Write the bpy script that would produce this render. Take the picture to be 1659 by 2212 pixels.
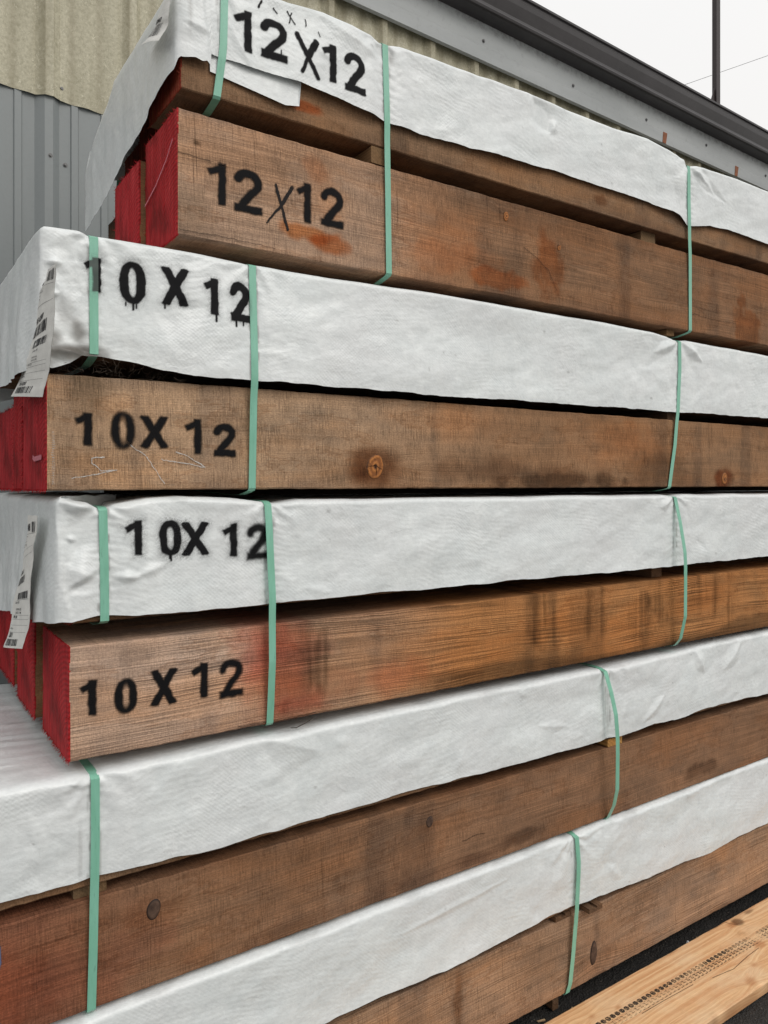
import bpy, math, random
import numpy as np
for o in list(bpy.data.objects): bpy.data.objects.remove(o, do_unlink=True)
R = math.radians
random.seed(7); rng = np.random.default_rng(11)
scn = bpy.context.scene
COL = scn.collection

# ------------------------------------------------------------------ camera
cd = bpy.data.cameras.new('camera'); cam = bpy.data.objects.new('camera', cd); COL.objects.link(cam)
cam.location = (-0.3665, -1.7815, 1.79); cam.rotation_euler = (R(90), 0, -R(34.16))
cd.sensor_fit = 'VERTICAL'; cd.sensor_height = 36; cd.lens = 36*1638/2212; cd.shift_y = -61/2212
cd.clip_start = .05; cd.clip_end = 500
scn.camera = cam
# ------------------------------------------------------------------ sky (overcast) and soft sun
w = bpy.data.worlds.new('World'); scn.world = w; w.use_nodes = True
nt = w.node_tree; nt.nodes.clear(); N = nt.nodes.new; L = nt.links.new
SUN_EL, SUN_ROT = R(42), R(162)
sky = N('ShaderNodeTexSky'); sky.sky_type = 'NISHITA'; sky.sun_disc = False
sky.sun_elevation = SUN_EL; sky.sun_rotation = SUN_ROT; sky.dust_density = 4; sky.air_density = 1.5
tc = N('ShaderNodeTexCoord'); sp = N('ShaderNodeSeparateXYZ'); L(tc.outputs['Generated'], sp.inputs[0])
rmp = N('ShaderNodeValToRGB'); L(sp.outputs[2], rmp.inputs[0])      # cloud deck: brighter overhead
e = rmp.color_ramp.elements
e[0].position = 0; e[0].color = (.60, .60, .595, 1)
e[1].position = 1; e[1].color = (1.0, 1.0, 1.0, 1)
m_ = e.new(.35); m_.color = (.905, .885, .86, 1)
ns = N('ShaderNodeTexNoise'); ns.inputs['Scale'].default_value = 2.2; ns.inputs['Detail'].default_value = 4; L(tc.outputs['Generated'], ns.inputs['Vector'])
nr = N('ShaderNodeMapRange'); nr.inputs['To Min'].default_value = .95; nr.inputs['To Max'].default_value = 1.05; L(ns.outputs[0], nr.inputs[0])
mu = N('ShaderNodeVectorMath'); mu.operation = 'SCALE'; L(rmp.outputs[0], mu.inputs[0]); L(nr.outputs[0], mu.inputs['Scale'])
b1 = N('ShaderNodeBackground'); L(mu.outputs[0], b1.inputs[0]); b1.inputs[1].default_value = 1.0
b2 = N('ShaderNodeBackground'); L(sky.outputs[0], b2.inputs[0]); b2.inputs[1].default_value = .012
ad = N('ShaderNodeAddShader'); L(b1.outputs[0], ad.inputs[0]); L(b2.outputs[0], ad.inputs[1])
ow = N('ShaderNodeOutputWorld'); L(ad.outputs[0], ow.inputs[0])
sd = bpy.data.lights.new('sun', 'SUN'); sd.energy = .92; sd.angle = R(30); sd.color = (1, .97, .93)
so = bpy.data.objects.new('sun', sd); COL.objects.link(so); so.rotation_euler = (R(48), 0, R(18)); so.location = (0, 0, 12)
scn.view_settings.view_transform = 'Standard'; scn.view_settings.look = 'None'
scn.view_settings.exposure = 0.0; scn.view_settings.gamma = 1

# ------------------------------------------------------------------ helpers
def tag(o, label=None, cat=None, group=None, kind=None):
    if label: o['label'] = label
    if cat: o['category'] = cat
    if group: o['group'] = group
    if kind: o['kind'] = kind
    return o
def empty(name, loc=(0, 0, 0), rz=0):
    o = bpy.data.objects.new(name, None); COL.objects.link(o); o.location = loc; o.rotation_euler[2] = rz
    o.empty_display_size = .1
    return o
def mesh_obj(name, V, F, mats, parent=None, smooth=False, attrs=None, fmat=None):
    me = bpy.data.meshes.new(name); V = np.asarray(V, dtype=np.float64)
    me.from_pydata(V.tolist() if V.size < 9000 else V, [], F if isinstance(F, list) else F.tolist())
    if not isinstance(mats, (list, tuple)): mats = [mats]
    for m in mats: me.materials.append(m)
    if fmat is not None: me.polygons.foreach_set('material_index', np.asarray(fmat, dtype=np.int32))
    if smooth: me.polygons.foreach_set('use_smooth', np.ones(len(me.polygons), dtype=bool))
    if attrs:
        for k, a in attrs.items():
            a = np.asarray(a, dtype=np.float32)
            if a.ndim == 1:
                at = me.attributes.new(k, 'FLOAT', 'POINT'); at.data.foreach_set('value', a)
            else:
                at = me.attributes.new(k, 'FLOAT_COLOR', 'POINT')
                if a.shape[1] == 3: a = np.concatenate([a, np.ones((len(a), 1), np.float32)], 1)
                at.data.foreach_set('color', a.ravel())
    me.update()
    o = bpy.data.objects.new(name, me); COL.objects.link(o)
    if parent: o.parent = parent
    return o
def gridF(nr, nc, closed=False):
    i = np.arange(nr-1)[:, None]; j = np.arange(nc if closed else nc-1)[None, :]; j2 = (j+1) % nc
    a = i*nc+j; b = i*nc+j2; c = (i+1)*nc+j2; d = (i+1)*nc+j
    return np.stack([a, b, c, d], -1).reshape(-1, 4)
class MB:
    """collects shapes into one mesh"""
    def __init__(s): s.v = []; s.f = []; s.n = 0
    def add(s, V, F):
        V = np.asarray(V, float); s.v.append(V); s.f += [[int(q)+s.n for q in f] for f in F]; s.n += len(V)
    def box(s, a, b, ch=0):
        x0, y0, z0 = a; x1, y1, z1 = b
        if ch:                               # chamfered box: long edges along x cut
            P = [(y0+ch, z0), (y1-ch, z0), (y1, z0+ch), (y1, z1-ch), (y1-ch, z1), (y0+ch, z1), (y0, z1-ch), (y0, z0+ch)]
            s.prism(P, x0, x1); return
        V = [(x, y, z) for x in (x0, x1) for y in (y0, y1) for z in (z0, z1)]
        s.add(V, [(0, 1, 3, 2), (4, 6, 7, 5), (0, 4, 5, 1), (2, 3, 7, 6), (0, 2, 6, 4), (1, 5, 7, 3)])
    def prism(s, P, x0, x1):                 # polygon in (y,z) swept along x
        n = len(P); V = [(x0, y, z) for y, z in P]+[(x1, y, z) for y, z in P]
        F = [(i, (i+1) % n, n+(i+1) % n, n+i) for i in range(n)]+[tuple(range(n))[::-1], tuple(range(n, 2*n))]
        s.add(V, F)
    def tube(s, pts, rad, seg=6):
        pts = [np.array(p, float) for p in pts]; rr = rad if hasattr(rad, '__len__') else [rad]*len(pts); V = []
        for i, p in enumerate(pts):
            t = pts[min(i+1, len(pts)-1)]-pts[max(i-1, 0)]; t = t/(np.linalg.norm(t)+1e-9)
            u = np.cross(t, (0, 0, 1)) if abs(t[2]) < .9 else np.cross(t, (1, 0, 0)); u /= np.linalg.norm(u); v = np.cross(t, u)
            V += [p+rr[i]*(math.cos(a)*u+math.sin(a)*v) for a in np.linspace(0, 2*math.pi, seg, endpoint=False)]
        F = gridF(len(pts), seg, True).tolist()+[list(range(seg))[::-1], list(range((len(pts)-1)*seg, len(pts)*seg))]
        s.add(V, F)
    def build(s, name, mat, parent=None, smooth=False):
        return mesh_obj(name, np.concatenate(s.v), s.f, mat, parent, smooth)
def _h(i, j, seed):
    a = (i*374761393+j*668265263+seed*974634777) & 0xffffffff
    a = ((a ^ (a >> 13))*1274126177) & 0xffffffff; a ^= a >> 16
    return (a & 0xffff)/65535.0
def vn(x, y, seed=0):
    x, y = np.broadcast_arrays(np.asarray(x, float), np.asarray(y, float))
    i = np.floor(x).astype(np.int64); j = np.floor(y).astype(np.int64); u = x-i; v = y-j
    u = u*u*u*(u*(6*u-15)+10); v = v*v*v*(v*(6*v-15)+10)
    a = _h(i, j, seed); b = _h(i+1, j, seed); c = _h(i, j+1, seed); d = _h(i+1, j+1, seed)
    return (a*(1-u)+b*u)*(1-v)+(c*(1-u)+d*u)*v*1.0
def fbm(x, y, seed=0, o=3):                  # about -1..1
    t = 0; a = 1; s = 0
    for k in range(o): t = t+a*(vn(x, y, seed+k*17)*2-1); s += a; a *= .5; x = x*2.03+5.1; y = y*2.03+3.7
    return t/s*1.4
def sst(a, b, x): t = np.clip((x-a)/(b-a), 0, 1); return t*t*(3-2*t)
def poly(P):
    P = sorted(P); X = [p[0] for p in P]; Y = [p[1] for p in P]
    return lambda x: np.interp(x, X, Y)
def segd(x, z, a, b):
    ax, az = a; dx, dz = b[0]-ax, b[1]-az; t = np.clip(((x-ax)*dx+(z-az)*dz)/(dx*dx+dz*dz+1e-12), 0, 1)
    return np.hypot(x-ax-t*dx, z-az-t*dz)

# ------------------------------------------------------------------ materials
class MT:
    def __init__(s, name):
        s.m = bpy.data.materials.new(name); s.m.use_nodes = True; s.t = s.m.node_tree; s.n = s.t.nodes; s.n.clear()
        s.out = s.new('OutputMaterial'); s.p = s.new('BsdfPrincipled'); s.link(s.p.outputs[0], s.out.inputs[0])
    def new(s, k, **kw):
        n = s.n.new('ShaderNode'+k)
        for a, b in kw.items(): setattr(n, a, b)
        return n
    def link(s, a, b): s.t.links.new(a, b)
    def _in(s, sock, v):
        if hasattr(v, 'is_linked') or isinstance(v, bpy.types.NodeSocket): s.link(v, sock)
        else: sock.default_value = v
    def math(s, op, a, b=0.0, c=0.0, clamp=False):
        n = s.new('Math', operation=op, use_clamp=clamp)
        for i, v in enumerate((a, b, c)): s._in(n.inputs[i], v)
        return n.outputs[0]
    def mix(s, f, a, b, bt='MIX'):
        n = s.new('Mix', data_type='RGBA', blend_type=bt)
        s._in(n.inputs[0], f)
        for k, v in ((6, a), (7, b)):
            if isinstance(v, tuple) and len(v) == 3: v = (*v, 1)
            s._in(n.inputs[k], v)
        return n.outputs[2]
    def obj(s): return s.new('TexCoord').outputs['Object']
    def xyz(s, v): n = s.new('SeparateXYZ'); s.link(v, n.inputs[0]); return n.outputs
    def comb(s, x, y, z=0.0):
        n = s.new('CombineXYZ')
        for i, v in enumerate((x, y, z)): s._in(n.inputs[i], v)
        return n.outputs[0]
    def scl(s, v, sc): n = s.new('VectorMath', operation='MULTIPLY'); s.link(v, n.inputs[0]); n.inputs[1].default_value = sc; return n.outputs[0]
    def noise(s, v, scale=1, detail=3, rough=.55, dist=0.0):
        n = s.new('TexNoise'); s.link(v, n.inputs['Vector']); n.inputs['Scale'].default_value = scale
        n.inputs['Detail'].default_value = detail; n.inputs['Roughness'].default_value = rough; n.inputs['Distortion'].default_value = dist
        return n.outputs[0]
    def mr(s, v, a, b, c=0.0, d=1.0, smooth=False):
        n = s.new('MapRange'); n.clamp = True
        if smooth: n.interpolation_type = 'SMOOTHSTEP'
        s._in(n.inputs[0], v)
        for i, q in enumerate((a, b, c, d)): n.inputs[i+1].default_value = q
        return n.outputs[0]
    def attr(s, name, col=False): n = s.new('Attribute', attribute_name=name); return n.outputs['Color' if col else 'Fac']
    def bump(s, h, dist=.001, st=1.0, prev=None):
        n = s.new('Bump'); n.inputs['Strength'].default_value = st; n.inputs['Distance'].default_value = dist; s.link(h, n.inputs['Height'])
        if prev: s.link(prev, n.inputs['Normal'])
        return n.outputs[0]
    def fin(s, col=None, rough=.6, normal=None, metal=0.0, spec=.5):
        if col is not None: s._in(s.p.inputs['Base Color'], (*col, 1) if isinstance(col, tuple) and len(col) == 3 else col)
        s._in(s.p.inputs['Roughness'], rough); s.p.inputs['Metallic'].default_value = metal
        s.p.inputs['Specular IOR Level'].default_value = spec
        if normal: s.link(normal, s.p.inputs['Normal'])
        return s.m

def wood(name, base, ring=1.0, saw=1.0, seed=0, rscale=240, contrast=1.0, tinted=True):
    t = MT(name); g = t.attr('gph'); x = t.xyz(t.obj())[0]
    x = t.math('ADD', x, seed*3.17)
    M_ = lambda v, k: t.math('MULTIPLY', v, k)
    z = t.xyz(t.obj())[2]; xt = t.math('ADD', x, M_(g, .035))          # kerfs lean slightly
    broad = t.noise(t.comb(M_(x, 1.3), M_(g, 34)), 1, 4, .6)
    rings = t.noise(t.comb(M_(x, 2.5), M_(g, rscale), seed), 1, 1.5, .45)
    rgate = t.noise(t.comb(M_(x, 3.1), M_(g, 11), seed+40), 1, 3, .6)
    fibre = t.noise(t.comb(M_(x, 150), M_(g, 330), seed+3), 1, 4, .7)
    sawn = t.noise(t.comb(M_(xt, 330), M_(g, 22), seed+9), 1, 3, .6)
    clus = t.noise(t.comb(M_(x, 17), M_(g, 9), seed+29), 1, 4, .65)
    sawk = t.math('MULTIPLY', t.mr(sawn, .56, .36, 0, 1), t.mr(clus, .36, .64, .3, 1))
    long_ = t.noise(t.comb(M_(xt, 75), M_(g, 2.2), seed+51), 1, 3, .6); longk = t.math('MULTIPLY', t.mr(long_, .37, .30, 0, 1), t.mr(t.noise(t.comb(M_(x, 3), M_(g, 2), seed+55), 1, 3, .6), .45, .6, 0, 1))
    blot = t.noise(t.comb(M_(x, 3.6), M_(g, 8), seed+5), 1, 6, .62)
    blot2 = t.noise(t.comb(M_(x, 1.7), M_(g, 5.5), seed+15), 1, 5, .62)
    speck = t.noise(t.comb(M_(x, 420), M_(g, 420), seed+2), 1, 3, .7)
    ck = contrast
    c = t.mix(1.0, (*base, 1), t.attr('tint', True), 'MULTIPLY') if tinted else t.mix(0.0, (*base, 1), (*base, 1))
    def mod(c, v, lo, hi, a, b): return t.mix(1.0, c, t.mr(v, lo, hi, a, b), 'MULTIPLY')
    rg = t.mr(rgate, .36, .60, .25, 1.0)
    rm = t.math('ADD', 1.0, t.math('MULTIPLY', t.math('SUBTRACT', t.mr(rings, .38, .62, 0, 1), .62), M_(rg, .42*ring*ck)))
    c = t.mix(1.0, c, rm, 'MULTIPLY')
    c = mod(c, sawk, 0, 1, 1.04, 1-.27*saw*ck)
    c = mod(c, longk, 0, 1, 1.0, 1-.30*saw*ck)
    c = mod(c, broad, .3, .7, 1-.14*ck, 1.12)
    c = mod(c, fibre, .34, .66, .76, 1.20)
    c = mod(c, speck, .35, .70, 1.08, .78)
    gr = t.mix(t.mr(blot, .47, .66, 0, .62), c, t.mix(1.0, c, (.60, .68, .78, 1), 'MULTIPLY'))
    gr = t.mix(t.mr(blot, .30, .46, .45, 0), gr, t.mix(1.0, gr, (1.10, .98, .84, 1), 'MULTIPLY'))
    gr = t.mix(t.mr(blot2, .48, .60, 0, .5), gr, t.mix(1.0, gr, (1.0, .80, .60, 1), 'MULTIPLY'))
    tide = t.mr(t.math('ABSOLUTE', t.math('SUBTRACT', blot2, .50)), 0, .012, .38, 0)
    gr = t.mix(tide, gr, t.mix(1.0, gr, (.55, .42, .32, 1), 'MULTIPLY'))
    h = t.math('ADD', M_(t.math('MULTIPLY', rings, rg), .55*ring), M_(sawk, -.5*saw)); h = t.math('ADD', h, M_(fibre, .45))
    return t.fin(gr, .88, t.bump(h, .0024, .8), spec=.15)
def redend(name, base=(.37, .011, .015), seed=0):
    t = MT(name); o = t.obj(); s = t.xyz(o)
    wv = t.new('TexWave'); wv.wave_type = 'RINGS'; wv.rings_direction = 'X'; t.link(t.scl(o, (1, 1, 1)), wv.inputs[0])
    wv.inputs['Scale'].default_value = 26; wv.inputs['Distortion'].default_value = 2.2; wv.inputs['Detail'].default_value = 3; wv.inputs['Detail Scale'].default_value = 2
    st = t.noise(t.comb(t.math('MULTIPLY', s[1], 60), t.math('MULTIPLY', s[2], 5), seed), 1, 5, .65)
    bl = t.noise(o, 9, 4, .6); fi = t.noise(o, 260, 3, .6)
    c = t.mix(t.mr(st, .42, .68), (*base, 1), (base[0]*1.35, base[1]*3.2, base[2]*2.6, 1))
    c = t.mix(t.mr(bl, .46, .66, 0, .8), c, (base[0]*.45, base[1]*.7, base[2]*.5, 1))
    c = t.mix(1.0, c, t.mr(wv.outputs[1], 0, 1, .78, 1.12), 'MULTIPLY')
    h = t.math('ADD', t.math('MULTIPLY', st, 1.0), t.math('ADD', t.math('MULTIPLY', wv.outputs[1], .25), t.math('MULTIPLY', fi, .25)))
    return t.fin(c, .7, t.bump(h, .004, .9), spec=.2)
def wrapmat(name, seed=0, diag=1.0):
    t = MT(name); o = t.obj(); s = t.xyz(o)
    bl = t.noise(o, 14+seed, 6, .65); bl2 = t.noise(o, 3.1, 3, .5); mot = t.noise(t.scl(o, (60, 60, 160)), 1, 3, .6)
    c = t.mix(t.mr(bl, .38, .62), (.715, .755, .755, 1), (.795, .83, .825, 1))
    c = t.mix(t.mr(bl2, .4, .7, 0, .5), c, (.755, .76, .765, 1))
    c = t.mix(t.mr(mot, .45, .7, 0, .3), c, (.66, .685, .695, 1))
    c = t.mix(t.attr('dirt'), c, (.09, .075, .06, 1))
    # woven tape underneath: small raised squares, plus a diagonal moire like rippling
    def sn(v, k): return t.math('SINE', t.math('MULTIPLY', v, k))
    zz = t.math('ADD', s[2], t.math('MULTIPLY', s[1], .6))
    rib = t.math('MULTIPLY', sn(zz, 620), sn(t.math('ADD', s[0], t.math('MULTIPLY', s[1], .8)), 540))
    rg = t.mr(t.noise(o, 3.7+seed, 3, .6), .42, .62)
    wp = t.noise(o, 4, 3, .5)
    ph = t.math('ADD', t.math('ADD', t.math('MULTIPLY', zz, 430), t.math('MULTIPLY', s[0], 70*diag)), t.math('MULTIPLY', wp, 40))
    rip = t.math('MULTIPLY', t.math('SINE', ph), t.mr(t.noise(o, 5.3, 2, .5), .45, .62))
    def crz(sc, sd): return t.math('SUBTRACT', 1.0, t.mr(t.math('ABSOLUTE', t.math('SUBTRACT', t.noise(t.scl(o, (1+sd*.1, 1, 1.3)), sc, 2.5, .5, .7), .5)), 0, .10))
    gate = t.mr(t.noise(o, 6.1, 2, .5), .46, .64)
    c1 = t.math('MULTIPLY', crz(7, 1), .9); c2 = t.math('MULTIPLY', crz(17, 2), t.math('MULTIPLY', gate, .55))
    dim = t.noise(t.scl(o, (75, 75, 110)), 1, 3, .6)
    n = t.bump(t.math('ADD', t.math('MULTIPLY', t.math('MULTIPLY', rib, rg), .13), t.math('ADD', t.math('MULTIPLY', rip, .11), t.math('MULTIPLY', dim, .75))), .0013, .8)
    n = t.bump(t.math('ADD', t.math('MULTIPLY', c1, t.mr(t.noise(o, 2.7, 2, .5), .45, .62)), c2), .0020, .30, n)
    c = t.mix(1.0, c, t.mr(dim, .35, .65, .95, 1.03), 'MULTIPLY')
    return t.fin(c, .36, n, spec=.5)
def flat(name, col, rough=.6, var=.12, scale=30, bump=.0, metal=0.0, spec=.4):
    t = MT(name); o = t.obj(); n = t.noise(o, scale, 4, .6); n2 = t.noise(o, scale*9, 3, .6)
    c = t.mix(1.0, (*col, 1), t.mr(n, .3, .7, 1-var, 1+var), 'MULTIPLY'); c = t.mix(1.0, c, t.mr(n2, .3, .7, 1-var*.5, 1+var*.5), 'MULTIPLY')
    return t.fin(c, rough, t.bump(n2, bump, .6) if bump else None, metal, spec)
def paint(name, col, soft, thr=.3):
    t = MT(name); o = t.obj(); m = t.attr('mask')
    n = t.noise(t.scl(o, soft), 1, 3, .7)
    a = t.math('SUBTRACT', t.math('MULTIPLY', m, 1.0+thr), t.math('MULTIPLY', n, thr*1.3), clamp=True)
    a = t.mr(a, 0, .92, 0, .96)
    t.fin(col, .7, None, spec=.12)
    tr = t.new('BsdfTransparent'); mx = t.new('MixShader'); t.link(a, mx.inputs[0]); t.link(tr.outputs[0], mx.inputs[1]); t.link(t.p.outputs[0], mx.inputs[2])
    t.link(mx.outputs[0], t.out.inputs[0]); return t.m

M = {}
M['spray_wood'] = paint('black spray on wood', (.006, .006, .007), (900, 300, 300), .34)
M['spray_wrap'] = paint('black spray on wrap', (.007, .007, .008), (500, 500, 500), .10)
M['marker'] = paint('black marker', (.02, .018, .018), (160, 160, 500), 1.05)
M['chalk'] = paint('white chalk', (.62, .60, .57), (500, 260, 260), 1.2)
M['blue'] = paint('blue grey crayon', (.11, .14, .24), (260, 260, 260), .8)
M['tyre'] = paint('tyre print', (.04, .034, .03), (520, 520, 520), .6)
M['red0'] = redend('red end paint', seed=1); M['red1'] = redend('red end paint bright', (.42, .014, .020), 4)
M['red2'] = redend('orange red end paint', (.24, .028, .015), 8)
M['brownend'] = flat('raw dark end grain', (.12, .055, .025), .85, .3, 20, .003)
M['spacer'] = None

def strapmat():
    t = MT('green polyester strap'); o = t.obj(); s = t.xyz(o); n = t.noise(t.scl(o, (60, 60, 8)), 1, 4, .6); n2 = t.noise(o, 500, 2)
    c = t.mix(t.mr(n, .35, .7), (.20, .48, .345, 1), (.25, .55, .42, 1))
    c = t.mix(t.math('MULTIPLY', t.attr('mask'), .92), c, (.015, .015, .016, 1))
    em = t.math('MULTIPLY', t.math('SINE', t.math('MULTIPLY', s[0], 2400)), t.math('SINE', t.math('MULTIPLY', s[2], 1500))); dk = t.noise(t.scl(o, (200, 200, 25)), 1, 4, .7); c = t.mix(t.mr(dk, .60, .78, 0, .6), c, (.06, .13, .09, 1))
    return t.fin(c, .30, t.bump(t.math('ADD', n2, em), .0003, .4), spec=.5)
M['strap'] = strapmat()
M['paper'] = flat('label paper', (.80, .79, .75), .7, .07, 25, .001)
M['ink'] = flat('label ink', (.035, .035, .04), .7, .1)

# ------------------------------------------------------------------ stencil glyphs as distance fields
def glyph(ch, x, z, cx, cz, w, h, t):
    u = x-cx; v = z-cz; d = np.full(np.shape(x), 9.); r = t/2
    def S(a, b, k=1.0, cap=0.0):             # bar with square ends
        nonlocal d; L_ = math.hypot(b[0]-a[0], b[1]-a[1]); ex, ey = (b[0]-a[0])/L_, (b[1]-a[1])/L_
        p = (u-a[0])*ex+(v-a[1])*ey; q = np.abs(-(u-a[0])*ey+(v-a[1])*ex)
        d = np.minimum(d, np.maximum(np.maximum(-p-cap, p-L_-cap), q-r*k))
    def P(a, b, k=1.0):
        nonlocal d; d = np.minimum(d, segd(u, v, a, b)-r*k)
    W = w/2-r; H = h/2-r
    if ch == '1':
        bx = w/2-r; S((bx, h/2), (bx, -h/2)); S((bx+r*.3, h/2-r*.9), (-w/2+r*.25, h/2-.27*h), .80); d = np.maximum(d, v-h/2)
    elif ch == 'X':
        S((-W+r*.1, h/2), (W-r*.1, -h/2), .98, .002); S((W-r*.1, h/2), (-W+r*.1, -h/2), .98, .002); d = np.maximum(d, np.abs(v)-h/2)
    elif ch == '0':
        oa = 1/(w/2); ob = 1/(h/2); ia = 1/(w/2-t*1.02); ib = 1/(h/2-t*.82)
        qo = (np.abs(u*oa)**2.3+np.abs(v*ob)**2.3)**(1/2.3); qi = (np.abs(u*ia)**2.2+np.abs(v*ib)**2.2)**(1/2.2)
        d = np.maximum((qo-1)*w/2, (1-qi)*(w/2-t*1.02))
    elif ch == '2':
        rx = w/2-r*1.0; ry = h*.285-r; c = (0, h/2-r-ry); pr = None
        for a in np.linspace(172, 0, 12):
            p = (c[0]+rx*math.cos(R(a)), c[1]+ry*math.sin(R(a)))
            if pr is not None: P(pr, p)
            pr = p
        for q in ((rx*.93, c[1]-.09*h), (rx*.62, c[1]-.20*h), (rx*.1, c[1]-.33*h), (-rx*.55, -h/2+t*.95), (-rx*.8, -h/2+r)):
            P(pr, q); pr = q
        S((-w/2+.001, -h/2+r*.95), (w/2+.001, -h/2+r*.95), .95); d = np.maximum(d, -v-h/2)
    return d
def maskfn(glyphs, t, soft, halo=.0, seed=0, drips=(), strokes=()):
    def f(x, z):
        jx = .0018*fbm(x*70, z*70, seed+1); jz = .0018*fbm(x*70, z*70, seed+2); m = np.zeros(np.shape(x))
        for i, g in enumerate(glyphs):
            d = glyph(g[0], x+jx, z+jz, *g[1:5], t*(g[5] if len(g) > 5 else 1))
            sf = soft*(g[6] if len(g) > 6 else 1)
            k = (1-sst(-sf, sf, d))*(g[7] if len(g) > 7 else 1)
            if halo: k = np.maximum(k, halo*np.exp(-np.maximum(d, 0)/.011)*vn(x*900, z*900, seed+5)*1.3)
            m = np.maximum(m, k)
        for (a, b, th) in drips: m = np.maximum(m, 1-sst(-.0012, .0012, segd(x, z, a, b)-th))
        for (a, b, th) in strokes: m = np.maximum(m, .95*(1-sst(-.002, .002, segd(x+jx, z+jz, a, b)-th)))
        return m
    return f
def decal(name, fn, x0, x1, z0, z1, step, mat, parent, surf, thr=.03, lift=.0012):
    """thin skin of paint lying on surface y = surf(x,z); only where the paint is"""
    xs = np.arange(x0, x1, step); zs = np.arange(z0, z1, step); X, Z = np.meshgrid(xs, zs)
    m = fn(X, Z); Y = surf(X, Z)-lift
    F = gridF(len(zs), len(xs)); mm = m.ravel(); keep = mm[F].max(1) > thr; F = F[keep]
    used = np.unique(F); idx = np.full(X.size, -1); idx[used] = np.arange(len(used))
    V = np.stack([X.ravel(), Y.ravel(), Z.ravel()], 1)[used]
    return mesh_obj(name, V, idx[F].tolist(), mat, parent, True, {'mask': mm[used]})

# ------------------------------------------------------------------ ground
def groundmat():
    t = MT('dark asphalt with pale bounce area'); o = t.obj(); a = t.noise(o, 2.3, 5, .6); b = t.noise(o, 55, 5, .7); v = t.new('TexVoronoi'); t.link(o, v.inputs['Vector']); v.inputs['Scale'].default_value = 140
    c = t.mix(t.mr(a, .35, .7), (.016, .015, .014, 1), (.034, .031, .028, 1)); c = t.mix(t.mr(b, .52, .75), c, (.055, .048, .042, 1))
    c = t.mix(t.mr(v.outputs[0], .0, .16, .5, 0), c, (.11, .10, .09, 1))
    yy = t.xyz(o)[1]; far = t.mr(t.math('ADD', yy, t.math('MULTIPLY', a, .5)), -1.2, -1.6); c = t.mix(far, c, t.mix(b, (.16, .155, .15, 1), (.22, .215, .21, 1)))  # ground out of view in front made paler to bounce light onto lower wraps
    h = t.math('ADD', b, t.math('MULTIPLY', v.outputs[0], .5))
    return t.fin(c, .75, t.bump(h, .012, .9), spec=.4)
gx = np.concatenate([[-150, -60, -20, -6], np.arange(-1.2, 4.4, .02), [8, 20, 60, 150]]); gy = np.concatenate([[-150, -60, -20, -4], np.arange(-1.4, .3, .02), [1, 3, 20, 60, 150]])
GX, GY = np.meshgrid(gx, gy); near = ((GX > -1.3) & (GX < 4.5) & (GY > -1.5) & (GY < .4))
GZ = np.where(near, .006*fbm(GX*5, GY*5, 3)+.003*fbm(GX*24, GY*24, 9)-.004, -.004)
tag(mesh_obj('ground', np.stack([GX.ravel(), GY.ravel(), GZ.ravel()], 1), gridF(len(gy), len(gx)), groundmat(), smooth=True), kind='structure')
# grit lying on it
mb = MB()
for k in range(1500):
    x = rng.uniform(.9, 3.4); y = rng.uniform(-1.0, .12); s = rng.uniform(.0012, .0045)
    if -.335 < y < -.035: continue
    z = float(.006*fbm(np.array([x*5]), np.array([y*5]), 3)[0])-.004
    V = rng.normal(0, 1, (6, 3)); V = np.array([(1, 0, 0), (-1, 0, 0), (0, 1, 0), (0, -1, 0), (0, 0, .7), (0, 0, -.4)])*s*rng.uniform(.6, 1.3, (6, 1))+(x, y, z+s*.4)
    mb.add(V, [(0, 2, 4), (2, 1, 4), (1, 3, 4), (3, 0, 4), (2, 0, 5), (1, 2, 5), (3, 1, 5), (0, 3, 5)])
tag(mb.build('gravel_grit', flat('grit', (.10, .085, .07), .9, .5, 90)), 'loose grit and bark crumbs scattered on the dark ground', 'grit', kind='stuff')

# ------------------------------------------------------------------ building behind
BA = R(2.34); bld = empty('warehouse', (.0665, 1.598, 0), BA)
tag(bld, 'grey metal and tan fibreglass clad warehouse with dark gutter behind the lumber', 'building')
P = .343
def prof(u, hmaj, hmin):                     # rib height towards the yard
    m = np.mod(u, P); h = np.zeros_like(m)
    h = np.maximum(h, hmaj*np.clip(np.minimum((m-.128)/.034, (.224-m)/.030), 0, 1))
    for c in (.0645, .2845): h = np.maximum(h, hmin*np.clip((.018-np.abs(m-c))/.005, 0, 1))
    return h
us = [-3.0]
for k in range(-9, 34):
    for b in (.0475, .0515, .0775, .0815, .128, .162, .194, .224, .2675, .2715, .2975, .3015): us.append(k*P+b)
us = np.array(sorted(us)+[12.0])
def wallsheet(z0s, off, fn, wav=0):
    V = []
    for i, z in enumerate(z0s):
        zz = z+(wav*fbm(us*9, us*0, 5) if i == 0 else 0)
        V.append(np.stack([us, -off-fn(us), np.full_like(us, 0)+zz], 1))
    return np.concatenate(V), gridF(len(z0s), len(us))
t = MT('grey painted steel siding'); o = t.obj(); n = t.noise(t.scl(o, (3, 3, .6)), 1, 4, .6); n2 = t.noise(o, 60, 4, .6)
c = t.mix(t.mr(n, .35, .7), (.205, .225, .228, 1), (.24, .26, .262, 1)); c = t.mix(t.mr(n2, .5, .8, 0, .2), c, (.15, .165, .17, 1))
msid = t.fin(c, .42, t.bump(n2, .0008, .3), metal=.0, spec=.5)
V, F = wallsheet([0, 1, 2, 3, 3.6], 0, lambda u: prof(u, .026, .008)); mesh_obj('metal_siding', V, F, msid, bld)
t = MT('weathered fibreglass panel'); o = t.obj(); s = t.xyz(o)
v2 = t.comb(t.math('MULTIPLY', s[0], 1.0), 0.0, t.math('MULTIPLY', s[2], .55))
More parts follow.
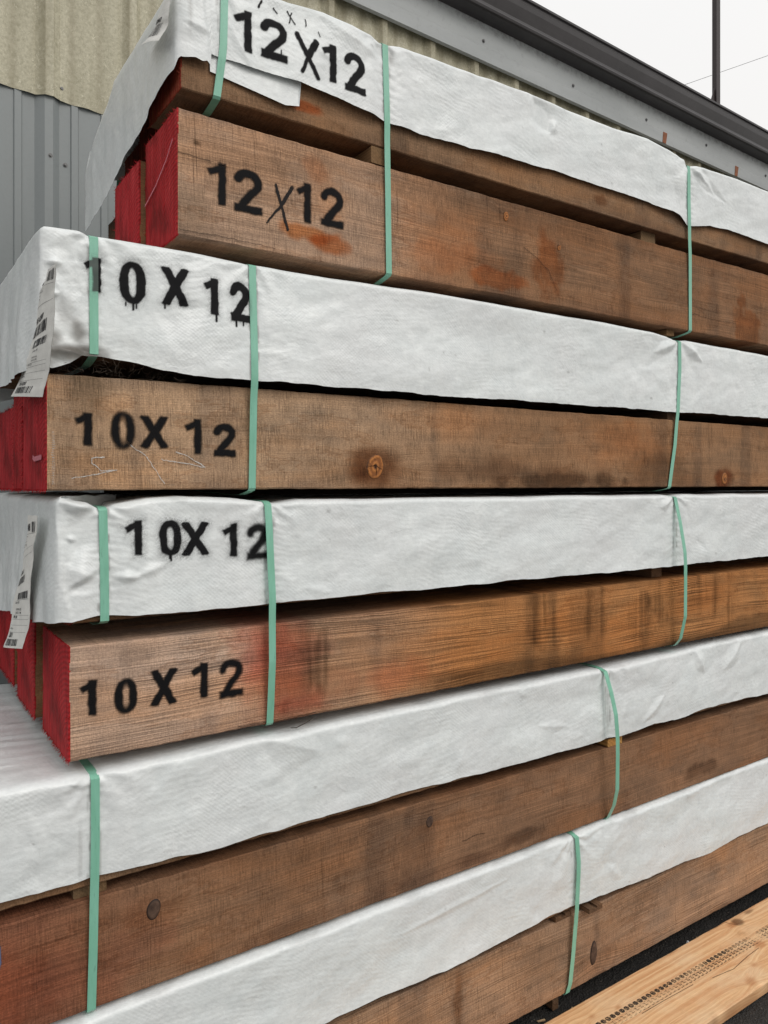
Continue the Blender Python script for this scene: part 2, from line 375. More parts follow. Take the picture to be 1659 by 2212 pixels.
def hair(sc, wd, sd):
    a = t.noise(t.scl(v2, (1, 1, 1)), sc, 2, .55, .6); a2 = t.noise(t.comb(s[0], sd, t.math('MULTIPLY', s[2], .5)), sc, 2, .5, .8)
    l = t.math('ABSOLUTE', t.math('SUBTRACT', a2, .5)); gate = t.noise(t.comb(s[0], sd+7., s[2]), sc*.45, 2, .6)
    return t.math('MULTIPLY', t.mr(l, 0, wd, 1, 0), t.mr(gate, .47, .60))
h1 = hair(60, .016, 1.3); h2 = hair(95, .020, 4.1); h3 = hair(42, .010, 8.7)
big = t.noise(t.scl(o, (5, 5, 1.0)), 1, 5, .6); mott = t.noise(o, 70, 5, .7)
c = t.mix(t.mr(big, .35, .68), (.40, .37, .265, 1), (.60, .565, .43, 1)); c = t.mix(t.mr(mott, .38, .66, .0, .65), c, (.25, .23, .15, 1))
hh = t.math('MAXIMUM', h1, t.math('MAXIMUM', h2, h3)); c = t.mix(t.math('MULTIPLY', hh, .70), c, (.80, .76, .60, 1))
stn = t.mr(t.math('ADD', s[2], t.math('MULTIPLY', t.noise(t.scl(o, (9, 9, 2)), 1, 4, .6), .30)), 4.36, 4.52); c = t.mix(t.math('MULTIPLY', stn, .6), c, (.10, .08, .035, 1))
bnd = t.math('POWER', t.math('MULTIPLY_ADD', t.math('COSINE', t.math('MULTIPLY', t.math('SUBTRACT', s[0], .043), 2*math.pi/(P/3))), .5, .5), 5.0)
c = t.mix(t.math('MULTIPLY', bnd, t.mr(big, .3, .6, .15, .45)), c, (.20, .17, .10, 1))
mfg = t.fin(c, .5, t.bump(t.math('ADD', mott, t.math('MULTIPLY', hh, .8)), .0015, .6), spec=.4)
us0 = us; us = np.unique(np.concatenate([us, np.arange(-3, 12, .02)]))
V, F = wallsheet([3.385, 3.6, 4.0, 4.6], .009, lambda u: prof(u, .030, .0)+.008*(.5-.5*np.cos((u-.043)*2*math.pi/(P/3)))*(prof(u, .03, 0) < .004), .003)
# under the trim the panel ribs end in deep recesses
fg = mesh_obj('fibreglass_siding', V, F, mfg, bld); us = us0
def screw(x, z, y, parent=bld, r=.0065):
    s = MB(); s.tube([(x, y, z), (x, y-.003, z)], r*1.25, 14); s.tube([(x, y-.003, z), (x, y-.0085, z)], r*.72, 6)
    s.build('screw', M['steel'], parent)
M['steel'] = flat('dull zinc screw', (.13, .13, .13), .45, .2, 60, metal=.6)
screw(.229, 3.439, -.012, r=.0072); screw(.184, 3.145, -.024, r=.0072); screw(.248, 3.129, -.001, r=.0072)
t = MT('weathered grey trim'); o = t.obj(); s = t.xyz(o); n = t.noise(t.scl(o, (1.2, 1, 5)), 1, 5, .6); n2 = t.noise(o, 26, 5, .7)
c = t.mix(t.mr(n, .35, .65), (.30, .315, .315, 1), (.37, .385, .385, 1)); c = t.mix(t.mr(n2, .56, .8, 0, .4), c, (.17, .17, .165, 1))
edge = t.math('MULTIPLY', t.mr(s[2], 4.50, 4.56), t.mr(n2, .4, .6)); c = t.mix(t.math('MULTIPLY', edge, .6), c, (.10, .085, .08, 1))
mtr = t.fin(c, .5, t.bump(n2, .002, .3), spec=.4)
s = MB(); s.prism([(-.050, 4.57), (-.052, 4.418), (-.066, 4.405), (-.066, 4.322), (-.048, 4.316), (-.048, 4.320), (-.062, 4.326), (-.062, 4.403), (-.044, 4.416), (-.042, 4.57)], -3, 12)
s.build('eave_trim', mtr, bld)
for u, z in ((3.441, 4.428), (4.255, 4.433), (5.048, 4.459), (5.977, 4.441), (2.62, 4.44)): screw(u, z+.01, -.052, r=.009)
mrust = flat('rusty lap', (.23, .085, .04), .8, .25, 40)
for u in (4.465, 5.476):
    s = MB(); s.add([(u-.03, -.0685, 4.322), (u+.012, -.0685, 4.322), (u+.03, -.0685, 4.404), (u-.02, -.0685, 4.404), (u-.03, -.066, 4.322), (u+.012, -.066, 4.322), (u+.03, -.066, 4.404), (u-.02, -.066, 4.404)],
          [(0, 1, 2, 3), (0, 3, 7, 4), (1, 5, 6, 2), (3, 2, 6, 7), (0, 4, 5, 1)]); s.build('rust_patch', mrust, bld)
mgut = flat('dark brown gutter', (.038, .034, .035), .38, .18, 4, .0)
s = MB()
gp = [(-.045, 4.560), (-.128, 4.572), (-.140, 4.578), (-.144, 4.590), (-.140, 4.600), (-.128, 4.606), (-.126, 4.625), (-.134, 4.650), (-.146, 4.690), (-.150, 4.722), (-.142, 4.732), (-.142, 4.742), (-.153, 4.748), (-.153, 4.762), (-.135, 4.765), (-.135, 4.740), (-.138, 4.690), (-.115, 4.610), (-.045, 4.575)]
s.prism(gp, -3, 12); g = s.build('gutter', mgut, bld)
s = MB(); s.prism([(-.050, 4.768), (.0, 4.80), (6.0, 5.9), (6.0, 5.86), (0, 4.762), (-.050, 4.74)], -3, 12); s.build('roof', flat('dark roof sheet', (.06, .06, .062), .5), bld)
# roof pole, wire
pole = tag(empty('roof_pole', (5.42, 1.86, 4.8)), 'thin dark brown post rising above the gutter against the white sky', 'pole')
mp = flat('dark painted pipe', (.028, .018, .018), .45, .2, 8)
s = MB(); s.box((-.026, -.02, 0), (.026, .02, 4.2)); s.build('post', mp, pole)
s = MB(); s.add([(-.1, -.006, .06), (-.026, -.006, .06), (-.026, -.006, .25), (-.1, .006, .06), (-.026, .006, .06), (-.026, .006, .25)], [(0, 1, 2), (3, 5, 4), (0, 2, 5, 3), (0, 3, 4, 1)]); s.build('bracket', mp, pole)

# ------------------------------------------------------------------ timbers
XS = np.concatenate([np.arange(0, 3.25, .006), np.arange(3.26, 4.75, .06)])
def blob(x, z, cx, cz, rx, rz, sd=0, wob=.5, soft=.5):
    q = np.hypot((x-cx)/rx, (z-cz)/rz)+wob*fbm(x*14, z*14, sd)*.7
    return 1-sst(1-soft, 1+soft*.4, q)
def timber(label, x0, y0, y1, z0, z1, mat, end=None, fine=True, seed=0, stain=None, knots=(), name='timber', cat='timber', group='rough sawn timbers in the strapped stack', length=4.75, fray=True, endlabel=None, kmat=None, wavy=0.0):
    root = tag(empty(name, (x0, y0, z0)), label, cat, group)
    h = z1-z0; d = y1-y0; c = .003; dz = .006 if fine else .05
    zz = np.linspace(c, h-c, max(3, int(h/dz))); yy = np.linspace(c, d-c, 24 if fine else 7)
    loop = [(0, a) for a in zz]+[(a, h) for a in yy]+[(d, a) for a in zz[::-1][::max(1, len(zz)//6)]]+[(a, 0) for a in yy[::-1]]
    ly = np.array([p[0] for p in loop]); lz = np.array([p[1] for p in loop]); n = len(loop)
    xs = (XS if fine else np.concatenate([np.arange(0, .5, .03), np.arange(.5, 4.75, .25)])); xs = xs[xs < length-x0*0]; xs = xs*(1.0)
    X = np.repeat(xs, n).reshape(-1, n); Yl = np.broadcast_to(ly, X.shape).copy(); Zl = np.broadcast_to(lz, X.shape).copy()
    wx = X+x0
    edge = np.exp(-np.minimum(np.abs(Zl-h), np.abs(Zl))/.006)*(Yl < .02)
    Yl = Yl+.0012*fbm(wx*2.2, Zl*6, seed)+edge*.0018*np.maximum(0, fbm(wx*40, Zl*20, seed+3)+.1)
    Zl = Zl+.0016*fbm(wx*1.5, Yl*4+7, seed+7)+.0010*fbm(wx*30, Yl*60, seed+8)*(np.abs(Zl-h) < .01)-.001*fbm(wx*36, Yl*60, seed+12)*(np.abs(Zl) < .01)
    g = np.where(lz <= h-c+1e-6, lz, h)+np.where(lz > h-c, ly, 0)-np.where(lz < c-1e-9, ly, 0)+np.where(ly > d-1e-6, .3, 0)
    G = np.broadcast_to(g, X.shape)+.02*fbm(wx*.8, Zl*2, seed+20)+.004*fbm(wx*4, Zl*12, seed+21)+.0007*fbm(wx*26, Zl*30, seed+22)+wavy*np.exp(-(h-Zl)/.07)*fbm(wx*22, Zl*14, seed+23)
    for (kx, kz, kr) in knots:
        q = np.hypot((wx-kx)/1.6, Zl+z0-kz); s_ = np.sign(Zl+z0-kz+1e-9); G = G+s_*kr*.55*np.exp(-(q/(kr*2.0))**2)
    T = np.ones(X.shape+(3,))
    wear = .5+.5*fbm(wx*2.1, Zl*6, seed+30); T *= (1-.16*wear)[..., None]
    strk = sst(.35, .9, fbm(wx*9, Zl*1.2, seed+31)); T *= 1-strk[..., None]*np.array([.26, .24, .2])
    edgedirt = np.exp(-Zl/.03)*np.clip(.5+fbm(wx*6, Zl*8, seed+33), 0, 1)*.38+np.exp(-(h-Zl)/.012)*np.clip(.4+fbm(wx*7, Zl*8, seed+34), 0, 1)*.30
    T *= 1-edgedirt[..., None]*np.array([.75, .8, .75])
    for (kx, kz, kr) in knots:
        q = np.hypot((wx-kx)/1.5, Zl+z0-kz)/kr; T = mulc(T, np.clip(1.35-.9*np.abs(q-1.15)/.6, 0, 1)*((.85 if kr > .02 else .25) if kmat is None else .30)*(.75+.35*fbm(wx*30, Zl*30, seed+60)), (.46, .33, .25)); T = mulc(T, (1. if kmat is None and kr > .02 else .3)*np.exp(-(((wx-kx)/kr/4.5)**2+((Zl+z0-kz)/kr/1.6)**2))*.4, (.72, .6, .5))
    if stain: T = stain(wx, Zl+z0, T)
    V = np.stack([X, Yl, Zl], -1).reshape(-1, 3); F = gridF(len(xs), n, True)[:, ::-1]
    last = len(xs)-1; F = F.tolist()+[[last*n+i for i in range(n)]]+([] if end else [[i for i in range(n)][::-1]])
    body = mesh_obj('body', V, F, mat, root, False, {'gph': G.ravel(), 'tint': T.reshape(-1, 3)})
    if end:
        ys = np.linspace(0, d, 34); zs = np.linspace(0, h, 34); Y, Z = np.meshgrid(ys, zs)
        Xc = -.0008-.0016*np.abs(fbm(Y*60+seed, Z*6, seed+40))-.0012*np.abs(fbm(Y*14, Z*9, seed+41))
        Vc = np.stack([Xc, Y+.0008*fbm(Z*25, Y*0, seed+42)*((Y < .004) | (Y > d-.004)), Z+.0009*fbm(Y*25, Z*0, seed+43)*((Z < .004) | (Z > h-.004))], -1).reshape(-1, 3)
        F = gridF(34, 34)[:, ::-1].tolist(); rim = [j for j in range(34)]+[i*34+33 for i in range(1, 34)]+[33*34+j for j in range(32, -1, -1)]+[i*34 for i in range(32, 0, -1)]
        b = len(Vc); V2 = Vc[rim].copy(); V2[:, 0] = .002; m = len(rim)
        F += [[rim[i], rim[(i+1) % m], b+(i+1) % m, b+i] for i in range(m)]
        e = mesh_obj('painted_end', np.concatenate([Vc, V2]), F, end, root)
        if endlabel: e['label'] = endlabel
        if fray:
            s = MB(); rg = random.Random(seed)
            for k in range(330):
                side = rg.random()
                if side < .55: y, z = rg.uniform(0, d), 0
                elif side < .7: y, z = rg.uniform(0, d), h
                elif side < .88: y, z = 0, rg.uniform(0, h)
                else: y, z = d, rg.uniform(0, h)
                ln = rg.choice([rg.uniform(.002, .006), rg.uniform(.004, .012)]); a = np.array([-.001, y, z]); dr = np.array([-rg.uniform(.0, .9), rg.uniform(-.6, .6)-.5*(y == 0), rg.uniform(-.7, .3)-.5*(z == 0)+.8*(z == h)]); dr /= np.linalg.norm(dr)
                mid = a+dr*ln*.6+np.array([rg.uniform(-1, 1) for _ in range(3)])*.0012
                s.tube([a, mid, a+dr*ln], [.0007, .0005, .0002], 3)
            tag(s.build('splinters', end, e), kind='stuff')
    for i, (kx, kz, kr) in enumerate(knots):
        nn = 40; rs = np.linspace(0, 1, 7); A = np.linspace(0, 2*math.pi, nn, endpoint=False); VV = []
        asp = .82 if kr > .03 and kmat is None else (.42 if kr > .03 else .7)
        for r in rs:
            for a in A:
                rr = kr*r*(1+.07*math.sin(2*a+i)+.025*math.sin(3*a+seed)); VV.append((kx-x0+rr*math.cos(a)*asp, -.0016-.0010*(1-r**4)-.0008, kz-z0+rr*math.sin(a)))
        VV = np.array(VV); VV[-nn:, 1] = .0005
        mesh_obj('knot', VV, gridF(7, nn, True)[:, ::-1].tolist(), kmat or M['knot'], root, True, {'rad': np.repeat(rs, nn)})
    return root
t = MT('knot'); r_ = t.attr('rad'); o = t.obj(); n = t.noise(o, 45, 4, .6)
rr = t.math('ADD', r_, t.math('MULTIPLY', n, .9)); wv = t.math('SINE', t.math('MULTIPLY', rr, 11))
c = t.mix(t.mr(wv, -1, 1), (.24, .085, .024, 1), (.46, .175, .045, 1)); c = t.mix(t.mr(r_, .80, 1.0), c, (.07, .032, .018, 1)); c = t.mix(t.mr(r_, .30, .05), c, (.05, .02, .01, 1)); c = t.mix(t.mr(n, .58, .62, 0, .6), c, (.03, .015, .01, 1))
M['knot'] = t.fin(c, .7, t.bump(wv, .001, .6), spec=.3)
t = MT('weathered grey knot'); r_ = t.attr('rad'); o = t.obj(); n = t.noise(o, 60, 4, .6)
c = t.mix(t.mr(n, .35, .65), (.045, .026, .019, 1), (.115, .068, .046, 1)); c = t.mix(t.mr(r_, .75, .95), c, (.022, .013, .010, 1)); M['knot2'] = t.fin(c, .7, t.bump(n, .002, .6), spec=.3)

C_ = {}
def mulc(T, m, c): return T*(1-m[..., None]+m[..., None]*np.array(c))
def st_b1low(x, z, T):
    T = mulc(T, sst(.7, 1.5, x)*.9, (.86, .78, .70))
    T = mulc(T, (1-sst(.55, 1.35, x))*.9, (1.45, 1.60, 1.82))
    T = mulc(T, blob(x, z, .60, 2.462, .075, .022, 3, .9), (.90, .55, .32)); T = mulc(T, blob(x, z, .67, 2.44, .05, .02, 4, .9), (.88, .5, .30))
    T = mulc(T, blob(x, z, .645, 2.56, .06, .075, 5, .7, .8)*.5, (1.0, .74, .52)); T = mulc(T, blob(x, z, .62, 2.62, .035, .04, 8, .9)*.5, (1.0, .66, .45))
    T = mulc(T, blob(x, z, 1.5, 2.52, .07, .12, 6, .9, .5)*.85, (.80, .50, .30)); T = mulc(T, blob(x, z, 1.28, 2.44, .13, .030, 7, 1., .4)*.8, (1.05, .62, .36))
    T = mulc(T, blob(x, z, 1.12, 2.47, .2, .05, 17, .9)*.45, (1.1, .8, .6))
    T = mulc(T, blob(x, z, 2.68, 2.47, .10, .09, 9, 1., .4)*.85, (.80, .55, .36)); T = mulc(T, blob(x, z, 1.05, 2.53, .22, .09, 10, .6, .9)*.5, (1.1, .82, .6))
    T = mulc(T, blob(x, z, 1.5, 2.66, 1.3, .05, 11, .3, .9)*.45, (.62, .66, .72)); T = mulc(T, blob(x, z, .29, 2.43, .06, .07, 12, .8, .9)*.6, (.62, .64, .62))
    T = mulc(T, blob(x, z, 2.2, 2.5, .3, .09, 13, .6, .9)*.45, (.75, .8, .85))
    T = mulc(T, blob(x, z, .292, 2.618, .012, .008, 14, .4), (.3, .28, .25)); return T
def st_b1up(x, z, T):
    T = mulc(T, blob(x, z, .27, 2.85, .05, .13, 3, .5, .9)*.7, (.55, .5, .48)); T = mulc(T, blob(x, z, .58, 2.79, .05, .015, 6, .8), (1., .5, .3))
    return mulc(T, blob(x, z, 1.76, 2.79, .05, .03, 4, 1.)*.8, (.6, .45, .35))
def st_b2(x, z, T):
    T = mulc(T, sst(.6, 1.5, x)*.9, (.90, .80, .70))
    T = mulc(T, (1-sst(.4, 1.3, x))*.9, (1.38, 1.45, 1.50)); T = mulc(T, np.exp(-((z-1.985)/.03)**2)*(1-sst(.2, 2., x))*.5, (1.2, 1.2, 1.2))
    T = mulc(T, blob(x, z, .04, 2.0, .05, .07, 21, .5, .7)*.75, (.42, .42, .40)); T = mulc(T, blob(x, z, .02, 1.85, .10, .10, 22, .4, .9)*.35, (.7, .7, .68))
    T = mulc(T, blob(x, z, 1.3, 1.83, .40, .045, 23, .7, .8)*.7, (.42, .36, .33)); T = mulc(T, blob(x, z, 1.62, 1.80, .25, .03, 24, .8)*.8, (.35, .33, .31))
    T = mulc(T, blob(x, z, .80, 1.835, .075, .06, 25, .5, .9)*.9, (.5, .36, .26)); T = mulc(T, blob(x, z, 1.9, 1.93, .3, .09, 26, .6, .9)*.5, (1.15, .85, .62))
    T = mulc(T, blob(x, z, 1.1, 1.97, .25, .05, 27, .6, .9)*.4, (1.15, .88, .65)); T = mulc(T, blob(x, z, 2.1, 1.85, .18, .08, 28, .6, .9)*.6, (.5, .48, .46)); return mulc(T, blob(x, z, 2.5, 1.81, .06, .04, 29, .8), (.8, .5, .35))
def st_b3(x, z, T):
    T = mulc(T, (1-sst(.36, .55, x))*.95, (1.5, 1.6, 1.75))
    T = mulc(T, blob(x, z, .52, 1.30, .14, .17, 41, .5, .9)*.85, (.95, .50, .42)); T = mulc(T, blob(x, z, .47, 1.36, .10, .09, 42, .6, 1.)*.7, (1.0, .42, .38)); T = mulc(T, blob(x, z, .56, 1.21, .10, .04, 43, .6, .9)*.7, (1.0, .42, .38))
    T = mulc(T, blob(x, z, .86, 1.24, .16, .05, 44, .6, 1.)*.6, (1.05, .62, .5))
    for cx, w_, k in ((.60, .02, .7), (.64, .02, .6), (1.47, .05, .8), (1.53, .03, .6), (1.70, .03, .6), (1.76, .03, .5), (2.0, .06, .75), (2.1, .05, .6), (2.36, .05, .55), (2.46, .04, .6), (2.56, .02, .55)):
        T = mulc(T, blob(x, z, cx, 1.33+.03*math.sin(cx*9), w_, .11, int(cx*90), .9, .8)*k*np.clip(.45+.8*fbm(x*70, z*2, 77), 0, 1)*1.2, (.30, .29, .27))
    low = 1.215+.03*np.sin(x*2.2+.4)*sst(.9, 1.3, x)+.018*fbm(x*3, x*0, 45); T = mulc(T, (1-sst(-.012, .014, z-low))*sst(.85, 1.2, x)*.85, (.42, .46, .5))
    T = mulc(T, sst(.65, 1.2, x)*.9, (1.14, .80, .42)); T = mulc(T, blob(x, z, .15, 1.33, .32, .12, 46, .4, .9)*.6, (.84, .90, .98)); return mulc(T, blob(x, z, .14, 1.39, .05, .03, 47, .8)*.5, (.5, .5, .5))
def st_b4(x, z, T):
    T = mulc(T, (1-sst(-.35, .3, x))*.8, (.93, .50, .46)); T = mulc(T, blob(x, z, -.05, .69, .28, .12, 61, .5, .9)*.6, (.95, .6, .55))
    T = mulc(T, blob(x, z, 1.4, .65, .10, .03, 62, .8)*.8, (.4, .38, .38)); T = mulc(T, blob(x, z, 2.4, .66, .12, .03, 63, .8)*.8, (.4, .38, .38)); T = mulc(T, blob(x, z, 1.2, .63, .07, .02, 64, .8)*.6, (.5, .45, .45))
    return mulc(T, blob(x, z, .9, .63, .5, .02, 65, .6, .8)*.5, (.6, .55, .55))
def st_b5(x, z, T):
    T = T*np.array([1.10, 1.06, 1.0]); T = mulc(T, blob(x, z, 2.0, .2, .6, .2, 88, .4, .9)*.4, (.84, .88, .96))
    T = mulc(T, blob(x, z, 1.115, .2, .02, .14, 81, .4, .6)*.75, (.55, .42, .32)); T = mulc(T, blob(x, z, 2.2, .24, .5, .08, 82, .7, .9)*.5, (.62, .64, .68)); return mulc(T, blob(x, z, 1.45, .22, .12, .1, 83, .6, .9)*.4, (.7, .62, .55))
W = lambda *a, **k: wood(*a, **k)
wB1 = W('timber fir brown', (.40, .235, .138), .95, 1.2, 1, 290); wB1u = W('timber fir tan', (.35, .21, .12), .4, 1.2, 2, 330)
wB2 = W('timber fir ochre', (.44, .275, .165), .55, 1.35, 3, 330); wB3 = W('timber fir orange', (.46, .285, .18), 1.9, .7, 4, 290)
wB4 = W('timber fir red brown', (.35, .192, .108), .9, 1.1, 5, 300); wB5 = W('timber fir grey pink', (.43, .275, .178), 1.2, 1.1, 6, 300)
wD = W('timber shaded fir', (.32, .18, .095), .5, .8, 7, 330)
D = .305
def T_(*a, **k): return timber(*a, **k)
# top bundle
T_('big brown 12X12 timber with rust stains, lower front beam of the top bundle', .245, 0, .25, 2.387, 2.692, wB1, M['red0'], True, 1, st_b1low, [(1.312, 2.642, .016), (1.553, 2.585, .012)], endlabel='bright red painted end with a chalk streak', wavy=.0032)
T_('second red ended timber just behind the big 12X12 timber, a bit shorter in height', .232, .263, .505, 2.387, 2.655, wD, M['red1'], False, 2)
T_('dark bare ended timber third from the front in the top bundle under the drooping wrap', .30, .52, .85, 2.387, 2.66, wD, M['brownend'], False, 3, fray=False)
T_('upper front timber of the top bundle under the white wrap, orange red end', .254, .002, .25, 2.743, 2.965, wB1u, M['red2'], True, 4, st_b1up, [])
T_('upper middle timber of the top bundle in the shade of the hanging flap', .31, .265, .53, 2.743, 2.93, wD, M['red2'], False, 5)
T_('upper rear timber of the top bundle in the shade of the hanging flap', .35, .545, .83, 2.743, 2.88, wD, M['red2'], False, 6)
# second bundle
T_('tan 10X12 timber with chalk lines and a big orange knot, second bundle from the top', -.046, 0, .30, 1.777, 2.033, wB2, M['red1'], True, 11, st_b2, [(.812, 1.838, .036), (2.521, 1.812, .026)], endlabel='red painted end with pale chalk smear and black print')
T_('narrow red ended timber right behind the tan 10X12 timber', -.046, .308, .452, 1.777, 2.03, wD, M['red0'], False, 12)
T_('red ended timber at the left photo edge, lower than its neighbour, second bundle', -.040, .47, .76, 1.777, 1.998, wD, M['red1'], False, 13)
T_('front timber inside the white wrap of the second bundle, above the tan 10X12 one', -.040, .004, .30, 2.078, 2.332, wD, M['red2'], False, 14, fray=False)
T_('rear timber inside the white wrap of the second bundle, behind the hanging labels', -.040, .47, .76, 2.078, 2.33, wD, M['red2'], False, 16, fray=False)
# third bundle
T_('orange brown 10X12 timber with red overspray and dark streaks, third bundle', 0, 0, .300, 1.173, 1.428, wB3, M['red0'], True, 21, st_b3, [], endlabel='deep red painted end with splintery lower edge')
T_('red ended timber set back beside a gap, second from front in the third bundle', -.006, .379, .66, 1.173, 1.425, wD, M['red0'], False, 22)
T_('rear red ended timber of the third bundle at the left photo edge', -.014, .668, .985, 1.200, 1.428, wD, M['red0'], False, 23)
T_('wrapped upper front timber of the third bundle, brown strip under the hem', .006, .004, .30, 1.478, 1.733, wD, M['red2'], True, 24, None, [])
# fourth and fifth bundles
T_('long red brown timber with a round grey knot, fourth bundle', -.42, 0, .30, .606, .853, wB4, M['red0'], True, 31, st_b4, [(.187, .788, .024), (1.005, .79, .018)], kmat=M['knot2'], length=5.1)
T_('wrapped upper timber of the fourth bundle showing as a thin tan strip below the hem', -.42, .004, .30, .884, 1.128, wB1u, M['red0'], True, 33, None, [], length=5.1)
T_('grey pink bottom timber beside the plank with an upright oval knot', -.36, 0, .30, .062, .318, wB5, M['red0'], True, 41, st_b5, [(1.727, .15, .042)], kmat=M['knot2'], length=5.1)
T_('wrapped upper timber of the bottom bundle, hidden but for its shaded lower edge', -.36, .004, .30, .338, .583, wD, M['red0'], True, 42, None, [], length=5.1)
for x0, y, z0, z1, sd, lb in ((-.41, .31, .606, .853, 51, 'second timber from the front in the fourth bundle, hidden by the red brown one'), (-.42, .62, .606, .853, 52, 'rearmost lower timber of the fourth bundle'), (-.37, .31, .062, .318, 53, 'second timber from the front at ground level, hidden by the grey pink one'), (-.35, .62, .062, .318, 54, 'rearmost timber at ground level in the bottom bundle')):
    T_(lb, x0, y, y+.30, z0, z1, wD, M['red0'], False, sd, fray=False, length=5.1, group='rough sawn timbers in the strapped stack')

# ------------------------------------------------------------------ wraps
class Wrap:
    def __init__(s, name, label, xe, zt, hem, hemend, straps, seed, depth=.90, re=(.015, .015), crumple=18, droop=None, y0=-.006, amp=1.0, steps=(), folds=(), flare=.0, hemstep=None, dirt=(), xr=4.78, ea=1.0):
        s.__dict__.update(locals()); s.zt = poly(zt); s.hem = poly(hem); s.he = poly(hemend); s.zt0 = zt
        rg = random.Random(seed); s.cr = [(a, b, wd*.85, am*(1.8 if a[0] < .2 else 1.2)) for a, b, wd, am in folds]
        zm = zt[0][1]; zh = hem[0][1]
        for k in range(crumple):
            cx = rg.choice([rg.uniform(xe, xe+.45), rg.uniform(xe, 3.2), rg.choice(straps)+rg.gauss(0, .12)]); cz = rg.uniform(zh, zm)
            a = rg.uniform(0, 3.14); ln = rg.uniform(.03, .14); wd = rg.uniform(.012, .035)
            s.cr.append(((cx, cz), (cx+ln*math.cos(a), cz+ln*math.sin(a)*.8), wd, rg.choice([-1, 1])*rg.uniform(.0014, .0036)))
    def off(s, x, z):
        q = s.seed; h = np.maximum(s.zt(x)-z, 0)
        o = .006+.0055*s.amp*(fbm(x*2.0, h*5, q)+.5)+.0030*s.amp*fbm(x*6+h*5, h*11, q+1)+.0005*fbm(x*24, h*34, q+2)
        o = o+.008*sst(.05, .3, h)*(.5+fbm(x*3.1, h*0+2, q+3))*s.amp*.6
        o = .0025+(o-.0025)*(1-.92*np.exp(-np.abs(x-s.xe)/.022))
        for (a, b, wd, am) in s.cr:
            L2 = (b[0]-a[0])**2+(b[1]-a[1])**2; tt = np.clip(((x-a[0])*(b[0]-a[0])+(z-a[1])*(b[1]-a[1]))/L2, 0, 1); o = o+am*np.maximum(0, 1-segd(x, z, a, b)/(wd*(.35+1.3*np.sin(np.clip(tt*3.1416, .15, 3)))))**1.15*(.25+.75*np.sin(tt*3.1416))
        for k, xs in enumerate(s.straps):
            d = x-xs; g = np.exp(-(d/.035)**2); o = o*(1-.75*g)
            r = np.hypot(d, h*.8+.01); ang = np.arctan2(h+.01, np.abs(d)+1e-5)
            o = o+.0040*np.sin(ang*11+k*2+3*np.sign(d)+2*fbm(d*20, h*20, q+9))*np.exp(-r/.06)*(1-np.exp(-(d/.012)**2))
            o = o+.0016*np.sin((z+.25*np.abs(d))*260+3*fbm(x*12, z*20, q+8))*np.exp(-np.abs(d)/.02)*(1-np.exp(-(d/.009)**2))*sst(.0, 1, vn(x*0+k, z*14, q+6)*1.4)
        for fn in s.steps: o = o+fn(x, z)
        return np.maximum(o, -s.y0*0+.0005)
    def eoff(s, y, z):
        q = s.seed+50; h = np.maximum(s.zt0[0][1]-z, 0); k = sst(.0, .28, h)
        o = .008+s.ea*(.012*k*(fbm(y*6.5+h*1.2, h*.8, q)+.3)+.009*k*np.abs(fbm(y*9-h*1.5, h*1.0, q+1)))+.0012*fbm(y*22+h*9, h*16, q+2)+s.flare*h
        o = .0025+(o-.0025)*(1-.92*np.exp(-np.maximum(y-s.y0, 0)/.03))
        return np.maximum(o, .001)
    def surf(s, X, Z): return s.y0-s.off(X, Z)
    def build(s, mat):
        xe, D = s.xe, s.depth; rc = .005
        xf = np.concatenate([np.arange(s.xr, 3.25, -.05), np.arange(3.245, xe+rc, -.0045)]); n1 = len(xf)
        an = np.linspace(0, math.pi/2, 7)[1:-1]; ye = np.arange(s.y0+rc, D-rc, .007)
        bx = np.concatenate([xf, xe+rc-rc*np.sin(an), np.full(len(ye), xe), xe+rc-rc*np.cos(an), np.arange(xe+rc, s.xr, .12)])
        by = np.concatenate([np.full(n1, s.y0), s.y0+rc-rc*np.cos(an), ye, D-rc+rc*np.sin(an), np.full(len(np.arange(xe+rc, s.xr, .12)), D)])
        nx = np.concatenate([np.zeros(n1), -np.sin(an), -np.ones(len(ye)), -np.cos(an), np.zeros(len(by)-n1-len(ye)-2*len(an))])
        ny = np.concatenate([-np.ones(n1), -np.cos(an), np.zeros(len(ye)), np.sin(an), np.ones(len(by)-n1-len(ye)-2*len(an))])
        isb = by > D-1e-4; we = np.abs(nx)
        zt = s.zt(bx)+.0025*fbm(bx*5, by*5, s.seed+70)
        if s.droop: zt = zt-poly(s.droop)(by)
        zh = np.where(isb, s.hem(np.clip(bx, xe, 3)), we*s.he(by)+(1-we)*s.hem(bx)) if True else 0
        zh = zh+.0016*fbm((bx+by)*22, by*0, s.seed+71)+.0030*fbm((bx+by)*6, by*0, s.seed+72)
        rsx = .013+(s.re[0]-.013)*we; rsz = .014+(s.re[1]-.014)*we
        rows = []
        def topz(x, y): return .0035*fbm(x*3+y*2, y*26+x*4, s.seed+80)+.002*np.abs(fbm(x*9, y*40+x*9, s.seed+81))
        for ins in (.16, .12, .09, .065, .045, .03):
            ins = ins+rsx*.6; X = np.clip(np.where(ny != 0, bx, xe), xe+ins*(s.re[0]/.015 > 0), s.xr); X = np.maximum(bx, xe+ins); Y = np.clip(by, s.y0+ins, D-ins)
            rows.append((X, Y, zt+topz(X, Y)*np.clip(ins/.09, 0, 1)))
        for ph in np.linspace(0, math.pi/2, 6)[:-1]:
            i_ = rsx*(1-math.sin(ph)); X = bx-nx*i_; Y = by-ny*i_; Zr = zt-rsz*(1-math.cos(ph))
            o = (1-we)*s.off(bx, Zr)+we*s.eoff(by, Zr); o = np.where(isb, .004, o)*math.sin(ph)
            rows.append((X+nx*o, Y+ny*o, Zr))
        z1 = zt-rsz; Nr = 62
